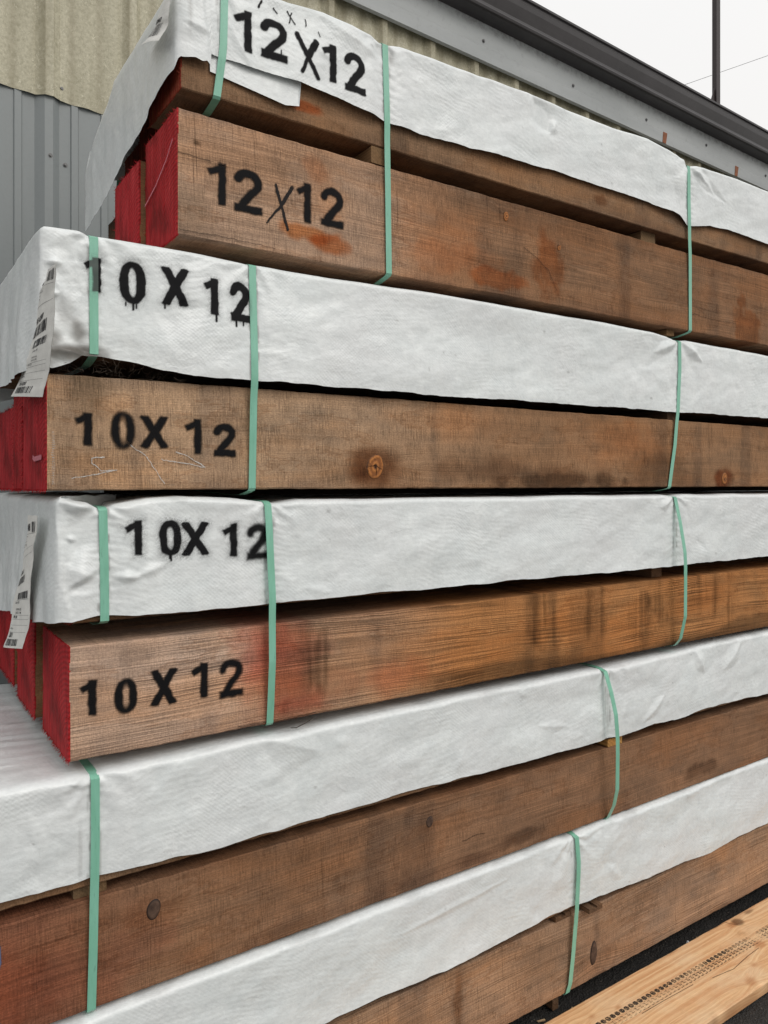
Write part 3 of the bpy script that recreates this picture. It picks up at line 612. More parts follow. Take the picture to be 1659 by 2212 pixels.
        for t_ in np.linspace(0, 1, Nr):
            Z = z1+(zh-z1)*t_; o = (1-we)*s.off(bx, Z)+we*s.eoff(by, Z); o = np.where(isb, .004, o)
            rows.append((bx+nx*o, by+ny*o, Z))
        V = np.stack([np.stack([a, b, c], 1) for a, b, c in rows]).reshape(-1, 3); F = gridF(len(rows), len(bx))[:, ::-1]
        dirt = np.zeros(len(V)); x, y, z = V.T
        fr = y < .0
        for xs in s.straps:
            dd = np.abs(x-xs); dirt = np.maximum(dirt, .55*fr*np.exp(-((dd-.0105)/.0035)**2)*sst(.45, .8, vn(x*90, z*45, s.seed+5)))
        rq = random.Random(s.seed+3)
        for k_ in range(14):
            cx = rq.uniform(s.xe, 3.); cz = rq.uniform(s.hem(cx), s.zt(cx)); rr_ = rq.uniform(.002, .0045); dirt = np.maximum(dirt, rq.uniform(.15, .5)*fr*blob(x, z, cx, cz, rr_*rq.uniform(.6, 2.4), rr_, s.seed+k_, .9, .8))
        for (cx, cz, rx, rz, k) in s.dirt: dirt = np.maximum(dirt, k*fr*blob(x, z, cx, cz, rx, rz, s.seed+6, .9, .8))
        dirt = np.maximum(dirt, .16*(z > s.zt0[0][1]-.012)*sst(.1, .8, fbm(x*12, y*30, s.seed+7)))
        # inner top sheet
        tx = np.arange(xe+.12, min(s.xr, xe+2.6), .02); ty = np.arange(s.y0+.13, D-.10, .008); TX, TY = np.meshgrid(np.concatenate([tx, [3.2, 4.0, s.xr]]), ty)
        TZ = s.zt(TX)+.0025*0+topz(TX, TY)-.0015
        if s.droop: TZ = TZ-poly(s.droop)(TY)
        b = len(V); V = np.concatenate([V, np.stack([TX, TY, TZ], -1).reshape(-1, 3)]); F = np.concatenate([F, gridF(*TX.shape)+b])
        dt = .45*sst(.35, .9, fbm(TX*7, TY*50, s.seed+90)).ravel()*sst(.3, .7, vn(TX*60, TY*90, s.seed+91)).ravel()
        dirt = np.concatenate([dirt, dt])
        o = mesh_obj('lumber_wrap', V, F, mat, None, True, {'dirt': dirt})
        tag(o, s.label, 'wrap', 'white wraps over the lumber bundles'); s.o = o; return o
def step(pts, hgt, wd=.003):                 # an overlap edge: cloth right of the line lies lower
    f = poly([(z, x) for x, z in pts])
    return lambda x, z: hgt*(1-sst(-wd, wd, x-f(z)))*np.exp(-np.maximum(0, f(z)-x)/.06)
wm = [wrapmat('white woven wrap', 0), wrapmat('white woven wrap b', 3, -1.0)]
W1 = Wrap('b1', 'white wrap stencilled 12X12 over the top bundle with a long drooping end flap', .240,
    [(.2, 3.046), (.538, 3.046), (.641, 3.058), (.79, 3.049), (.825, 3.036), (.845, 3.037), (.892, 3.047), (1, 3.051), (1.18, 3.051), (1.26, 3.058), (1.418, 3.063), (1.582, 3.056), (1.709, 3.059), (1.832, 3.059), (2.001, 3.066), (2.139, 3.057), (2.226, 3.047), (2.255, 3.026), (2.308, 3.038), (2.424, 3.044), (2.832, 3.052)],
    [(.23, 2.812), (.254, 2.808), (.283, 2.814), (.3, 2.809), (.312, 2.815), (.3215, 2.803), (.3235, 2.838), (.44, 2.838), (.568, 2.84), (.70, 2.829), (.836, 2.814), (.863, 2.81), (1.194, 2.816), (1.65, 2.833), (2.014, 2.829), (2.197, 2.819), (2.24, 2.80), (2.258, 2.793), (2.293, 2.797), (2.4, 2.82), (2.521, 2.827), (2.832, 2.82), (3.3, 2.83)],
    [(-.02, 2.80), (0, 2.778), (.087, 2.762), (.241, 2.729), (.406, 2.714), (.594, 2.662), (.875, 2.634)], [.351, .842, 2.262], 101, depth=.885, re=(.09, .085), ea=.35, droop=[(0, 0), (.54, 0), (.607, .035), (.765, .08), (.84, .12), (.9, .15)],
    steps=[step([(.303, 2.99), (.306, 2.932), (.315, 2.885), (.3235, 2.80)], .005, .002)], folds=[((1.42, 3.05), (1.50, 2.95), .05, -.012), ((1.50, 2.95), (1.53, 3.0), .02, .006), ((2.25, 3.02), (2.20, 2.88), .05, .011), ((2.27, 3.02), (2.42, 2.95), .02, .010), ((2.27, 3.0), (2.5, 2.93), .02, -.006), ((.8, 3.03), (.835, 2.99), .02, -.009), ((.255, 2.90), (.33, 2.885), .012, .004), ((.63, 3.04), (.80, 2.99), .03, .005)],
    dirt=[(.86, 3.0, .012, .03, .5), (.27, 2.93, .006, .05, .35)])
W2 = Wrap('b2', 'white wrap stencilled 10X12 with dripping paint over the second bundle, dirty torn corner', -.058,
    [(-.06, 2.351), (.017, 2.354), (.039, 2.346), (.062, 2.349), (.3, 2.350), (.424, 2.345), (.443, 2.346), (.836, 2.353), (1.482, 2.358), (2.028, 2.357), (2.125, 2.350), (2.197, 2.340), (2.255, 2.347), (2.832, 2.344)],
    [(-.06, 2.045), (-.038, 2.04), (-.002, 2.056), (.022, 2.075), (.062, 2.078), (.123, 2.071), (.204, 2.056), (.277, 2.047), (.427, 2.050), (.836, 2.049), (1.65, 2.06), (2.189, 2.064), (2.832, 2.072)],
    [(-.02, 2.04), (.15, 2.036), (.33, 2.035), (.5, 2.045), (.565, 2.035), (.611, 2.062), (.9, 2.06)], [.049, .435, 2.2], 202, depth=.92, re=(.014, .014), crumple=26, flare=.05,
    steps=[lambda x, z: .012*sst(2.30, 2.08, z)*np.exp(-((x-.7)/.6)**2), lambda x, z: .004*np.abs(fbm(x*30, z*22, 5))*np.exp(-((x+.0)/.07)**2)],
    folds=[((-.04, 2.26), (.0, 2.14), .012, .005), ((0, 2.14), (-.03, 2.22), .010, -.004), ((-.05, 2.27), (-.02, 2.272), .008, .006), ((-.05, 2.20), (-.025, 2.205), .008, .006), ((-.05, 2.08), (.03, 2.075), .014, .012), ((2.19, 2.33), (2.05, 2.28), .02, .008), ((2.22, 2.33), (2.34, 2.27), .02, .008), ((2.19, 2.31), (2.0, 2.22), .03, -.004)],
    dirt=[(.0, 2.083, .07, .020, .95), (.015, 2.125, .022, .035, .75), (-.04, 2.09, .03, .04, .65), (-.01, 2.16, .02, .03, .3), (.15, 2.11, .05, .012, .14)])
W3 = Wrap('b3', 'white wrap stencilled 10X12 over the third bundle with a folded corner and raised pleats', -.026,
    [(-.05, 1.757), (-.031, 1.763), (.003, 1.753), (.037, 1.748), (.059, 1.736), (.08, 1.736), (.097, 1.744), (.171, 1.756), (.248, 1.761), (.378, 1.756), (.459, 1.746), (.498, 1.741), (.572, 1.749), (.836, 1.749), (2.1, 1.749), (2.17, 1.742), (2.24, 1.749), (3.2, 1.748)],
    [(-.042, 1.489), (.003, 1.486), (.064, 1.493), (.118, 1.49), (.204, 1.485), (.485, 1.484), (.836, 1.484), (1.65, 1.479), (2.832, 1.479)],
    [(-.02, 1.486), (.14, 1.468), (.501, 1.441), (.767, 1.407), (.95, 1.40)], [.071, .482, 2.178], 303, depth=.96, re=(.02, .02), crumple=24, flare=.02,
    steps=[step([(-.031, 1.763), (-.020, 1.66), (-.014, 1.566), (-.004, 1.522), (.009, 1.47)], .006, .002)],
    folds=[((-.02, 1.75), (.055, 1.735), .02, .010), ((.05, 1.73), (.0, 1.62), .03, -.007), ((0, 1.60), (.06, 1.58), .03, .006), ((0, 1.565), (.06, 1.60), .012, .006), ((.0, 1.55), (.065, 1.59), .02, -.006), ((.01, 1.68), (.03, 1.70), .012, -.008), ((-.008, 1.67), (.012, 1.665), .006, .006), ((.09, 1.58), (.15, 1.575), .012, .006), ((.15, 1.58), (.21, 1.60), .014, .004), ((2.15, 1.73), (2.08, 1.70), .02, .006)])
W4 = Wrap('b4', 'unmarked white wrap of the fourth bundle with a wrinkled dusty top at the left', -.45,
    [(-.5, 1.146), (-.14, 1.146), (.02, 1.141), (.05, 1.134), (.08, 1.141), (1.7, 1.143), (1.78, 1.138), (1.85, 1.143), (2.197, 1.146), (2.832, 1.154)],
    [(-.5, .91), (-.14, .91), (.042, .909), (.204, .903), (.347, .896), (.421, .898), (.641, .899), (.836, .904), (1.266, .894), (1.832, .893), (1.95, .894), (2.04, .902), (2.168, .893), (2.346, .903), (2.832, .894)],
    [(-.02, .91), (.95, .90)], [.050, 1.79], 404, depth=.96, crumple=22, folds=[((.0, 1.13), (.04, 1.12), .01, .005), ((.47, 1.14), (.62, 1.08), .05, .009), ((2.3, 1.14), (2.36, 1.05), .03, .009), ((2.1, 1.0), (1.98, .92), .02, .006), ((2.62, 1.13), (2.5, 1.04), .03, .007)], dirt=[(.02, .98, .004, .07, .2), (1.79, .98, .01, .09, .30)])
W5 = Wrap('b5', 'unmarked white wrap of the bottom bundle, lowest in the stack', -.39,
    [(-.5, .596), (1.55, .597), (1.60, .588), (1.66, .596), (1.9, .601), (2.4, .602), (2.832, .603)],
    [(-.5, .347), (.634, .346), (.836, .348), (1.218, .343), (1.35, .352), (1.471, .358), (1.60, .356), (1.95, .345), (2.393, .329), (2.588, .343), (2.656, .34), (2.832, .339)],
    [(-.02, .347), (.95, .34)], [1.615], 505, depth=.94, crumple=18, folds=[((1.6, .58), (1.66, .54), .02, .005), ((1.55, .56), (1.61, .53), .02, -.004), ((1.7, .57), (1.85, .60), .03, -.006), ((.9, .50), (1.3, .54), .012, .003), ((2.41, .59), (2.41, .34), .006, .003)])
for i, wv_ in enumerate((W1, W2, W3, W4, W5)): wv_.build(wm[i % 2])

# ------------------------------------------------------------------ stencils
def gl(L_, th=1.0): return L_
def letters(gs, t, soft, halo, seed, drips, mat, parent, surf, lift=.0016, x1=9, st=.0016, tim=None):
    """each sprayed character is a skin of paint of its own"""
    full = maskfn(gs, t, soft, halo, seed, drips)
    for g in gs:
        dr = [d for d in drips if abs(d[0][0]-g[1]) < g[3]/2+.004]; pad = .014+soft
        f1 = maskfn([g], t, soft, halo, seed, dr)
        o = decal('stencil_character', f1, g[1]-g[3]/2-pad, min(g[1]+g[3]/2+pad, x1), g[2]-g[4]/2-.030, g[2]+g[4]/2+pad, st, mat, parent, surf, lift=lift)
        if tim: o.location = (-tim.location.x, -tim.location.y, -tim.location.z)
    return full
def strokes(name, ss, mat, parent, surf, lift, seed, tim=None, st=.0012):
    for grp in ss:
        P_ = [p for q in grp for p in q[:2]]; xs_ = [p[0] for p in P_]; zs_ = [p[1] for p in P_]
        o = decal(name, maskfn([], .01, .001, 0, seed, strokes=grp), min(xs_)-.012, max(xs_)+.012, min(zs_)-.012, max(zs_)+.012, st, mat, parent, surf, lift=lift)
        if tim: o.location = (-tim.location.x, -tim.location.y, -tim.location.z)
L1 = [('1', .406, 2.924, .047, .103), ('2', .49, 2.927, .074, .105), ('1', .652, 2.919, .044, .101), ('2', .733, 2.915, .067, .111)]
letters(L1, .0205, .0024, .16, 1, [((.51, 2.905), (.51, 2.885), .0015)], M['spray_wrap'], W1.o, W1.surf)
strokes('marker_cross', [[((.557, 2.963), (.585, 2.915), .007), ((.585, 2.915), (.618, 2.863), .006), ((.612, 2.958), (.588, 2.915), .009), ((.588, 2.915), (.570, 2.868), .005)]], M['spray_wrap'], W1.o, W1.surf, .0018, 1)
strokes('marker_scribble', [[((.457, 3.017), (.45, 2.998), .003)], [((.529, 3.014), (.552, 2.988), .002), ((.543, 3.014), (.535, 2.986), .002)], [((.583, 3.012), (.584, 2.993), .0018)], [((.621, 2.99), (.628, 2.98), .0015)], [((.49, 3.01), (.50, 3.0), .002)]], M['marker'], W1.o, W1.surf, .0016, 2)
L2 = [('1', .046, 2.259, .037, .076), ('0', .134, 2.252, .059, .098), ('X', .233, 2.257, .069, .089), ('1', .321, 2.247, .037, .09), ('2', .398, 2.243, .056, .099)]
G2w = letters(L2, .0195, .0016, .34, 3, [((.118, 2.205), (.118, 2.198), .0016), ((.135, 2.205), (.135, 2.190), .0022), ((.142, 2.203), (.142, 2.194), .0016), ((.208, 2.215), (.208, 2.203), .002), ((.333, 2.205), (.333, 2.186), .0024), ((.385, 2.195), (.385, 2.180), .0024), ((.405, 2.195), (.405, 2.185), .002)], M['spray_wrap'], W2.o, W2.surf, x1=.433)
letters([('1', .136, 1.666, .040, .082, .95, 1.6), ('0', .222, 1.662, .053, .082), ('X', .283, 1.658, .073, .079), ('1', .372, 1.651, .037, .081, 1, 1.8), ('2', .447, 1.644, .060, .091, 1.15, 3.4, .90)], .0180, .0020, .42, 5, [((.2235, 1.625), (.2235, 1.609), .0022), ((.2215, 1.622), (.2215, 1.615), .003)], M['spray_wrap'], W3.o, W3.surf, x1=.488)
def tsurf(x, z): return np.full(np.shape(x), -.0022)
roots = {round(o.location.z, 3): o for o in COL.objects if o.name.startswith('timber') and abs(o.location.y) < .001}
def tdecal(name, fn, x0, x1, z0, z1, mat, rt, st=.0016):
    o = decal(name, fn, x0, x1, z0, z1, st, mat, rt, tsurf, lift=0); o.location = (-rt.location.x, -rt.location.y, -rt.location.z); return o
rB1, rB2, rB3, rB4 = roots[2.387], roots[1.777], roots[1.173], roots[.606]
letters([('1', .343, 2.532, .048, .103), ('2', .426, 2.53, .076, .110), ('1', .585, 2.536, .043, .105), ('2', .671, 2.539, .071, .106)], .0205, .0056, .12, 11, [], M['spray_wood'], rB1, tsurf, 0, tim=rB1)
strokes('marker_cross', [[((.503, 2.563), (.520, 2.51), .004), ((.520, 2.51), (.538, 2.453), .004), ((.551, 2.568), (.52, 2.515), .005), ((.52, 2.515), (.48, 2.462), .003)]], M['marker'], rB1, tsurf, 0, 12, rB1)
letters([('1', .029, 1.913, .038, .074), ('0', .116, 1.913, .053, .086, 1, 1.3), ('X', .189, 1.912, .070, .076), ('1', .283, 1.905, .041, .084), ('2', .363, 1.899, .058, .083)], .0180, .0056, .10, 13, [], M['spray_wood'], rB2, tsurf, 0, tim=rB2)
letters([('1', .04, 1.309, .036, .080), ('0', .123, 1.302, .051, .080), ('X', .211, 1.309, .067, .085), ('1', .299, 1.311, .040, .085), ('2', .38, 1.306, .061, .094, 1, 1.6)], .0180, .0050, .12, 15, [], M['spray_wood'], rB3, tsurf, 0, tim=rB3)

for rt, pts in ((rB1, [(1.386, 2.556), (1.44, 2.535), (1.50, 2.50), (1.54, 2.44)]), (rB1, [(.25, 2.40), (.36, 2.402), (.50, 2.398)]), (rB1, [(2.30, 2.455), (2.46, 2.450), (2.60, 2.452)]), (rB2, [(.79, 1.838), (.812, 1.842), (.83, 1.83)]), (rB2, [(.812, 1.842), (.816, 1.815)]), (rB4, [(1.13, .70), (1.19, .706), (1.22, .70)]), (rB3, [(.40, 1.18), (.55, 1.176), (.62, 1.18)])):
    strokes('crack', [[(pts[i], pts[i+1], .0007) for i in range(len(pts)-1)]], M['spray_wrap'], rt, tsurf, .0012, 33, rt, .001)
ck = []
for pl in ([(.126, 1.885), (.167, 1.855), (.192, 1.823), (.213, 1.791)], [(.241, 1.866), (.268, 1.857), (.312, 1.831)], [(.205, 1.848), (.265, 1.839), (.309, 1.831)], [(.075, 1.85), (.046, 1.848), (.047, 1.836), (.068, 1.819), (.102, 1.821)], [(.102, 1.821), (.054, 1.811), (.005, 1.802)]):
    ck += [(pl[i], pl[i+1], .0011) for i in range(len(pl)-1)]
for zc in np.arange(1.79, 1.905, .0045): ck.append(((-.0365, zc), (-.031, zc+.001), .0007))
tdecal('chalk_marks', maskfn([], .01, .001, 0, 17, strokes=ck), -.04, .33, 1.785, 1.91, M['chalk'], rB2, .0013)
tdecal('crack', maskfn([], .01, .001, 0, 18, strokes=[((.246, 2.587), (.285, 2.5835), .0006), ((.285, 2.5835), (.33, 2.582), .0008), ((.33, 2.582), (.372, 2.578), .0004)]), .245, .38, 2.57, 2.595, M['spray_wrap'], rB1, .001)
tdecal('crayon_mark', maskfn([], .01, .001, 0, 19, strokes=[((-.152, .81), (-.150, .775), .015)]), -.20, -.11, .74, .85, M['blue'], rB4)
# chalk streak on the red end of the top bundle: lies in the end plane
def endmark(rt, pts, th, mat, name):
    ys = np.arange(0, .25, .0016); zs = np.arange(0, .30, .0016); Y, Z = np.meshgrid(ys, zs); m = np.zeros(Y.shape)
    for i in range(len(pts)-1): m = np.maximum(m, .8*(1-sst(-.002, .002, segd(Y+.0015*fbm(Y*60, Z*60, 3), Z, pts[i], pts[i+1])-th)))
    F = gridF(len(zs), len(ys)); mm = m.ravel(); F = F[mm[F].max(1) > .03]; u = np.unique(F); ix = np.full(Y.size, -1); ix[u] = np.arange(len(u))
    V = np.stack([np.full(Y.size, -.0062), Y.ravel(), Z.ravel()], 1)[u]
    mesh_obj(name, V, ix[F][:, ::-1].tolist(), mat, rt, True, {'mask': mm[u]})
M['pink'] = paint('pinkish chalk', (.62, .22, .26), (300, 300, 300), .9)
endmark(rB1, [(.02, .235), (.07, .20), (.15, .165), (.24, .14)], .0028, M['pink'], 'chalk_streak')
endmark(rB2, [(.035, .072), (.12, .070), (.135, .074)], .006, M['pink'], 'chalk_smear')

# ------------------------------------------------------------------ straps
def strap(label, pts, wrap, zbot, whole=True, maskf=None, bow=None, tw=0):
    pts = sorted(pts, key=lambda p: -p[1]); fx = poly([(z, x) for x, z in pts]); W_ = .0192
    xt = pts[0][0]; zt = float(wrap.zt(xt)); hz = float(wrap.hem(xt)); Dp = wrap.depth+.006
    Z = np.linspace(zt-.006, zbot+.004, 150); Xf = fx(Z); off = wrap.off(Xf, Z)
    yw = wrap.y0-off-.0024; k = sst(-.004, .05, hz-Z); yf = np.minimum(yw*(1-k)+(-.0035)*k, -.0035)
    yf = np.convolve(np.pad(yf, 6, 'edge'), np.ones(13)/13, 'valid'); yf = np.minimum(yf, np.where(Z > hz-.002, yw+.0005, 0))
    hp = []
    for z_, y_ in sorted(zip(Z, yf)):
        while len(hp) > 1 and (hp[-1][1]-hp[-2][1])*(z_-hp[-2][0]) >= (y_-hp[-2][1])*(hp[-1][0]-hp[-2][0]): hp.pop()
        hp.append((z_, y_))
    yf = yf*.25+.75*np.interp(Z, [p[0] for p in hp], [p[1] for p in hp])
    yf = np.minimum(yf, np.where(Z > hz-.002, yw, -.003))
    yf = np.convolve(np.pad(yf, 4, 'edge'), np.ones(9)/9, 'valid')-.0006
    if bow is not None: yf = yf-poly([(z, b) for z, b in bow])(Z)
    path = [(xt, .45, zt+.004), (xt, .16, zt+.004), (xt, .05, zt+.0035), (xt, .018, zt+.0028), (xt, .002, zt+.0010), (xt, -.006, zt-.002)]
    path += [(float(a), float(b), float(c)) for a, b, c in zip(Xf, yf, Z)]
    sg = .014 if zbot > 1 and whole else .003; xb = float(Xf[-1]); path += [(xb, .001, zbot-.0022), (xb, .018, zbot-sg*.45), (xb, .06, zbot-sg), (xb, .16, zbot-sg), (xb, .45, zbot-.003), (xb, Dp, zbot-.003), (xb, Dp+.004, zbot+.01), (xt, Dp+.004, zt-.01), (xt, Dp, zt+.003)]
    Pp = np.array(path); n = len(Pp); tn = np.roll(Pp, -1, 0)-np.roll(Pp, 1, 0); tn /= np.linalg.norm(tn, axis=1)[:, None]
    nrm = np.cross(tn, (1, 0, 0)); nrm /= np.linalg.norm(nrm, axis=1)[:, None]
    sid = np.cross(nrm, tn); th = .0008
    rows = []
    for (a, b) in ((-.5, 0), (.5, 0), (.5, 1), (-.5, 1)): rows.append(Pp+sid*a*W_+nrm*b*th*(-1))
    V = np.stack(rows, 1).reshape(-1, 3); idx = gridF(n, 4, True); i = np.array([[ (n-1)*4+j, (n-1)*4+(j+1) % 4, (j+1) % 4, j] for j in range(4)])
    # finer across-width rows for paint
    A = np.linspace(-.5, .5, 9); V = np.concatenate([np.stack([Pp+sid*a*W_+nrm*(-th)*s_ for a in (A if s_ == 0 else A[::-1])], 1) for s_ in (0, 1)], 1); q = V.shape[1]
    V = V.reshape(-1, 3); F = gridF(n, q, True).tolist()+[[(n-1)*q+j, (n-1)*q+(j+1) % q, (j+1) % q, j] for j in range(q)]
    m = maskf(V[:, 0], V[:, 2])*(V[:, 1] < .0) if maskf else np.zeros(len(V))
    o = mesh_obj('strap', V, F, M['strap'], None, False, {'mask': m}); tag(o, label, 'strap', 'green straps around the lumber bundles'); return o
strap('short green strap around only the upper layer of the top bundle, left of 12X12', [(.360, 3.04), (.356, 2.87), (.348, 2.793), (.342, 2.742)], W1, 2.742)
strap('green strap right of the 12X12 stencils, round the whole top bundle', [(.839, 3.036), (.846, 2.807), (.852, 2.6), (.857, 2.39)], W1, 2.385)
strap('green strap at the right of the top bundle, pinching its wrap', [(2.260, 3.03), (2.268, 2.806), (2.278, 2.681), (2.285, 2.388)], W1, 2.385)
strap('short green strap over the painted 1 at the left of the second bundle', [(.049, 2.347), (.049, 2.08)], W2, 2.076, maskf=G2w)
strap('green strap across the black 2, round the whole second bundle', [(.434, 2.345), (.435, 2.034), (.436, 1.78)], W2, 1.775, maskf=lambda x, z: .45*np.exp(-((x-.425)/.006)**2)*np.exp(-((z-2.235)/.03)**2))
strap('thin looking green strap at the right of the second bundle', [(2.204, 2.345), (2.206, 2.233), (2.195, 2.072), (2.183, 1.939), (2.166, 1.85), (2.153, 1.777)], W2, 1.775)
strap('short green strap at the left of the third bundle, left of its wrap stencil', [(.069, 1.745), (.072, 1.601), (.073, 1.478)], W3, 1.476)
strap('green strap beside the blurred 2, round the whole third bundle', [(.475, 1.745), (.482, 1.5), (.485, 1.173)], W3, 1.171, bow=[(1.75, 0), (1.69, .006), (1.515, .014), (1.336, .016), (1.22, .006), (1.17, 0)])
strap('bowed green strap at the right of the third bundle', [(2.175, 1.745), (2.185, 1.5), (2.19, 1.173)], W3, 1.171, bow=[(1.75, 0), (1.72, .004), (1.646, .020), (1.529, .038), (1.422, .042), (1.288, .042), (1.2, .022), (1.171, 0)])
strap('green strap at the left of the fourth bundle', [(.052, 1.14), (.052, .989), (.049, .782), (.046, .606)], W4, .604, bow=[(1.15, 0), (.95, .003), (.75, .004), (.604, 0)])
strap('bowed green strap at the right of the fourth bundle', [(1.764, 1.14), (1.785, .9), (1.800, .606)], W4, .604, bow=[(1.15, 0), (1.066, .026), (.988, .042), (.846, .046), (.722, .042), (.659, .026), (.606, 0)])
strap('green strap of the bottom bundle beside the oval knot', [(1.625, .595), (1.630, .5), (1.622, .336), (1.610, .182), (1.600, .091), (1.590, .062)], W5, .060, bow=[(.6, 0), (.5, .006), (.3, .008), (.1, .004), (.06, 0)])

# ------------------------------------------------------------------ spacers
wS = wood('spacer wood', (.22, .14, .075), .8, .6, 12, 200, tinted=False); wS2 = wood('dark spacer wood', (.16, .09, .05), .8, .6, 14, 200, tinted=False); wS3 = wood('honey spacer wood', (.50, .27, .09), .9, .5, 15, 180, tinted=False)
def spacer(label, x0, x1, z0, z1, y0=0.0, y1=.9, mat=None, notch=False):
    if notch:
        a, b = x0+(x1-x0)*.38, x0+(x1-x0)*.62; zc = z0+(z1-z0)*.55
        P_ = [(x0, z0), (x1, z0), (x1, z1), (b, z1), (b, zc), (a, zc), (a, z1), (x0, z1)]
    else: c = .0025; P_ = [(x0+c, z0), (x1-c, z0), (x1, z0+c), (x1, z1-c), (x1-c, z1), (x0+c, z1), (x0, z1-c), (x0, z0+c)]
    n = len(P_); ys = np.linspace(y0, y1, 12); V = np.array([(x, y+(.003*math.sin(7*x+k) if k == 0 else 0), z) for k, y in enumerate(ys) for x, z in P_]); F = gridF(12, n, True).tolist()+[list(range(n))[::-1], list(range(11*n, 12*n))]
    g = V[:, 2]*.6+V[:, 0]*.5
    o = mesh_obj('wood_spacer', V, F, mat or wS, None, False, {'gph': g}); return tag(o, label, 'spacer', 'wooden spacers between the timber layers')
spacer('wood spacer in the gap behind the second strap of the top bundle', .800, .862, 2.694, 2.741, .004)
spacer('wood spacer midway along the gap of the top bundle', 2.03, 2.115, 2.694, 2.741, .03)
spacer('small spacer below the top bundle, above the second wrap, at the right strap', 2.17, 2.215, 2.362, 2.385, .02)
spacer('dark spacer in the gap of the second bundle at the right strap', 2.165, 2.215, 2.035, 2.076, .012, mat=wS2)
spacer('dark spacer in the gap of the third bundle at the right strap', 2.12, 2.18, 1.430, 1.476, .05, mat=wS2)
spacer('honey coloured spacer block under the wrap of the fourth bundle, at the bowed strap', 1.800, 1.880, .855, .882, -.002, mat=wS3)
spacer('brown spacer in the gap of the fourth bundle behind the left strap', .012, .085, .855, .882, .02)
spacer('notched spacer end left of the bottom bundle strap', 1.535, 1.61, .320, .336, .0, mat=wS2, notch=True)
spacer('dark notched spacer poking out right of the bottom bundle strap', 1.668, 1.735, .3195, .3355, -.03, mat=wS2, notch=True)
spacer('short dark wooden foot under the bottom timber at the strap', 1.552, 1.580, .0, .058, .03, mat=wS2)
br = MB(); br.box((.22, .50, 1.753), (4.7, .59, 1.7755)); tag(br.build('gap_blocker', flat('dark gap blocker', (.05, .03, .02), .9)), 'long dark gap blocker added to darken the gap between the second and third bundles', 'gap blocker')  # added filler: shuts out the bright wall behind so this gap stays dark
spacer('wooden bearer on the ground under the left of the bottom timber', .20, .29, .0, .060, .01)
spacer('wooden bearer on the ground under the far right of the bottom timber', 3.0, 3.09, .0, .060, .01)
# hidden corner piece of wrap tucked below the 12X12 wrap
X_, Z_ = np.meshgrid(np.linspace(.324, .572, 50), np.linspace(0, 1, 14))
low = np.interp(X_, [.324, .344, .527, .568, .572], [2.80, 2.798, 2.772, 2.781, 2.842]); Zt = low*(1-Z_)+2.86*Z_
Yt = -.003-.006*(1-Z_)*sst(.35, .55, X_)-.0015*(1+fbm(X_*12, Zt*20, 4))
tag(mesh_obj('wrap_scrap', np.stack([X_, Yt, Zt], -1).reshape(-1, 3), gridF(14, 50)[:, ::-1], wm[0], None, True, {'dirt': np.zeros(X_.size)}), 'loose triangular corner of white wrap hanging below the 12X12 stencil', 'wrap scrap')

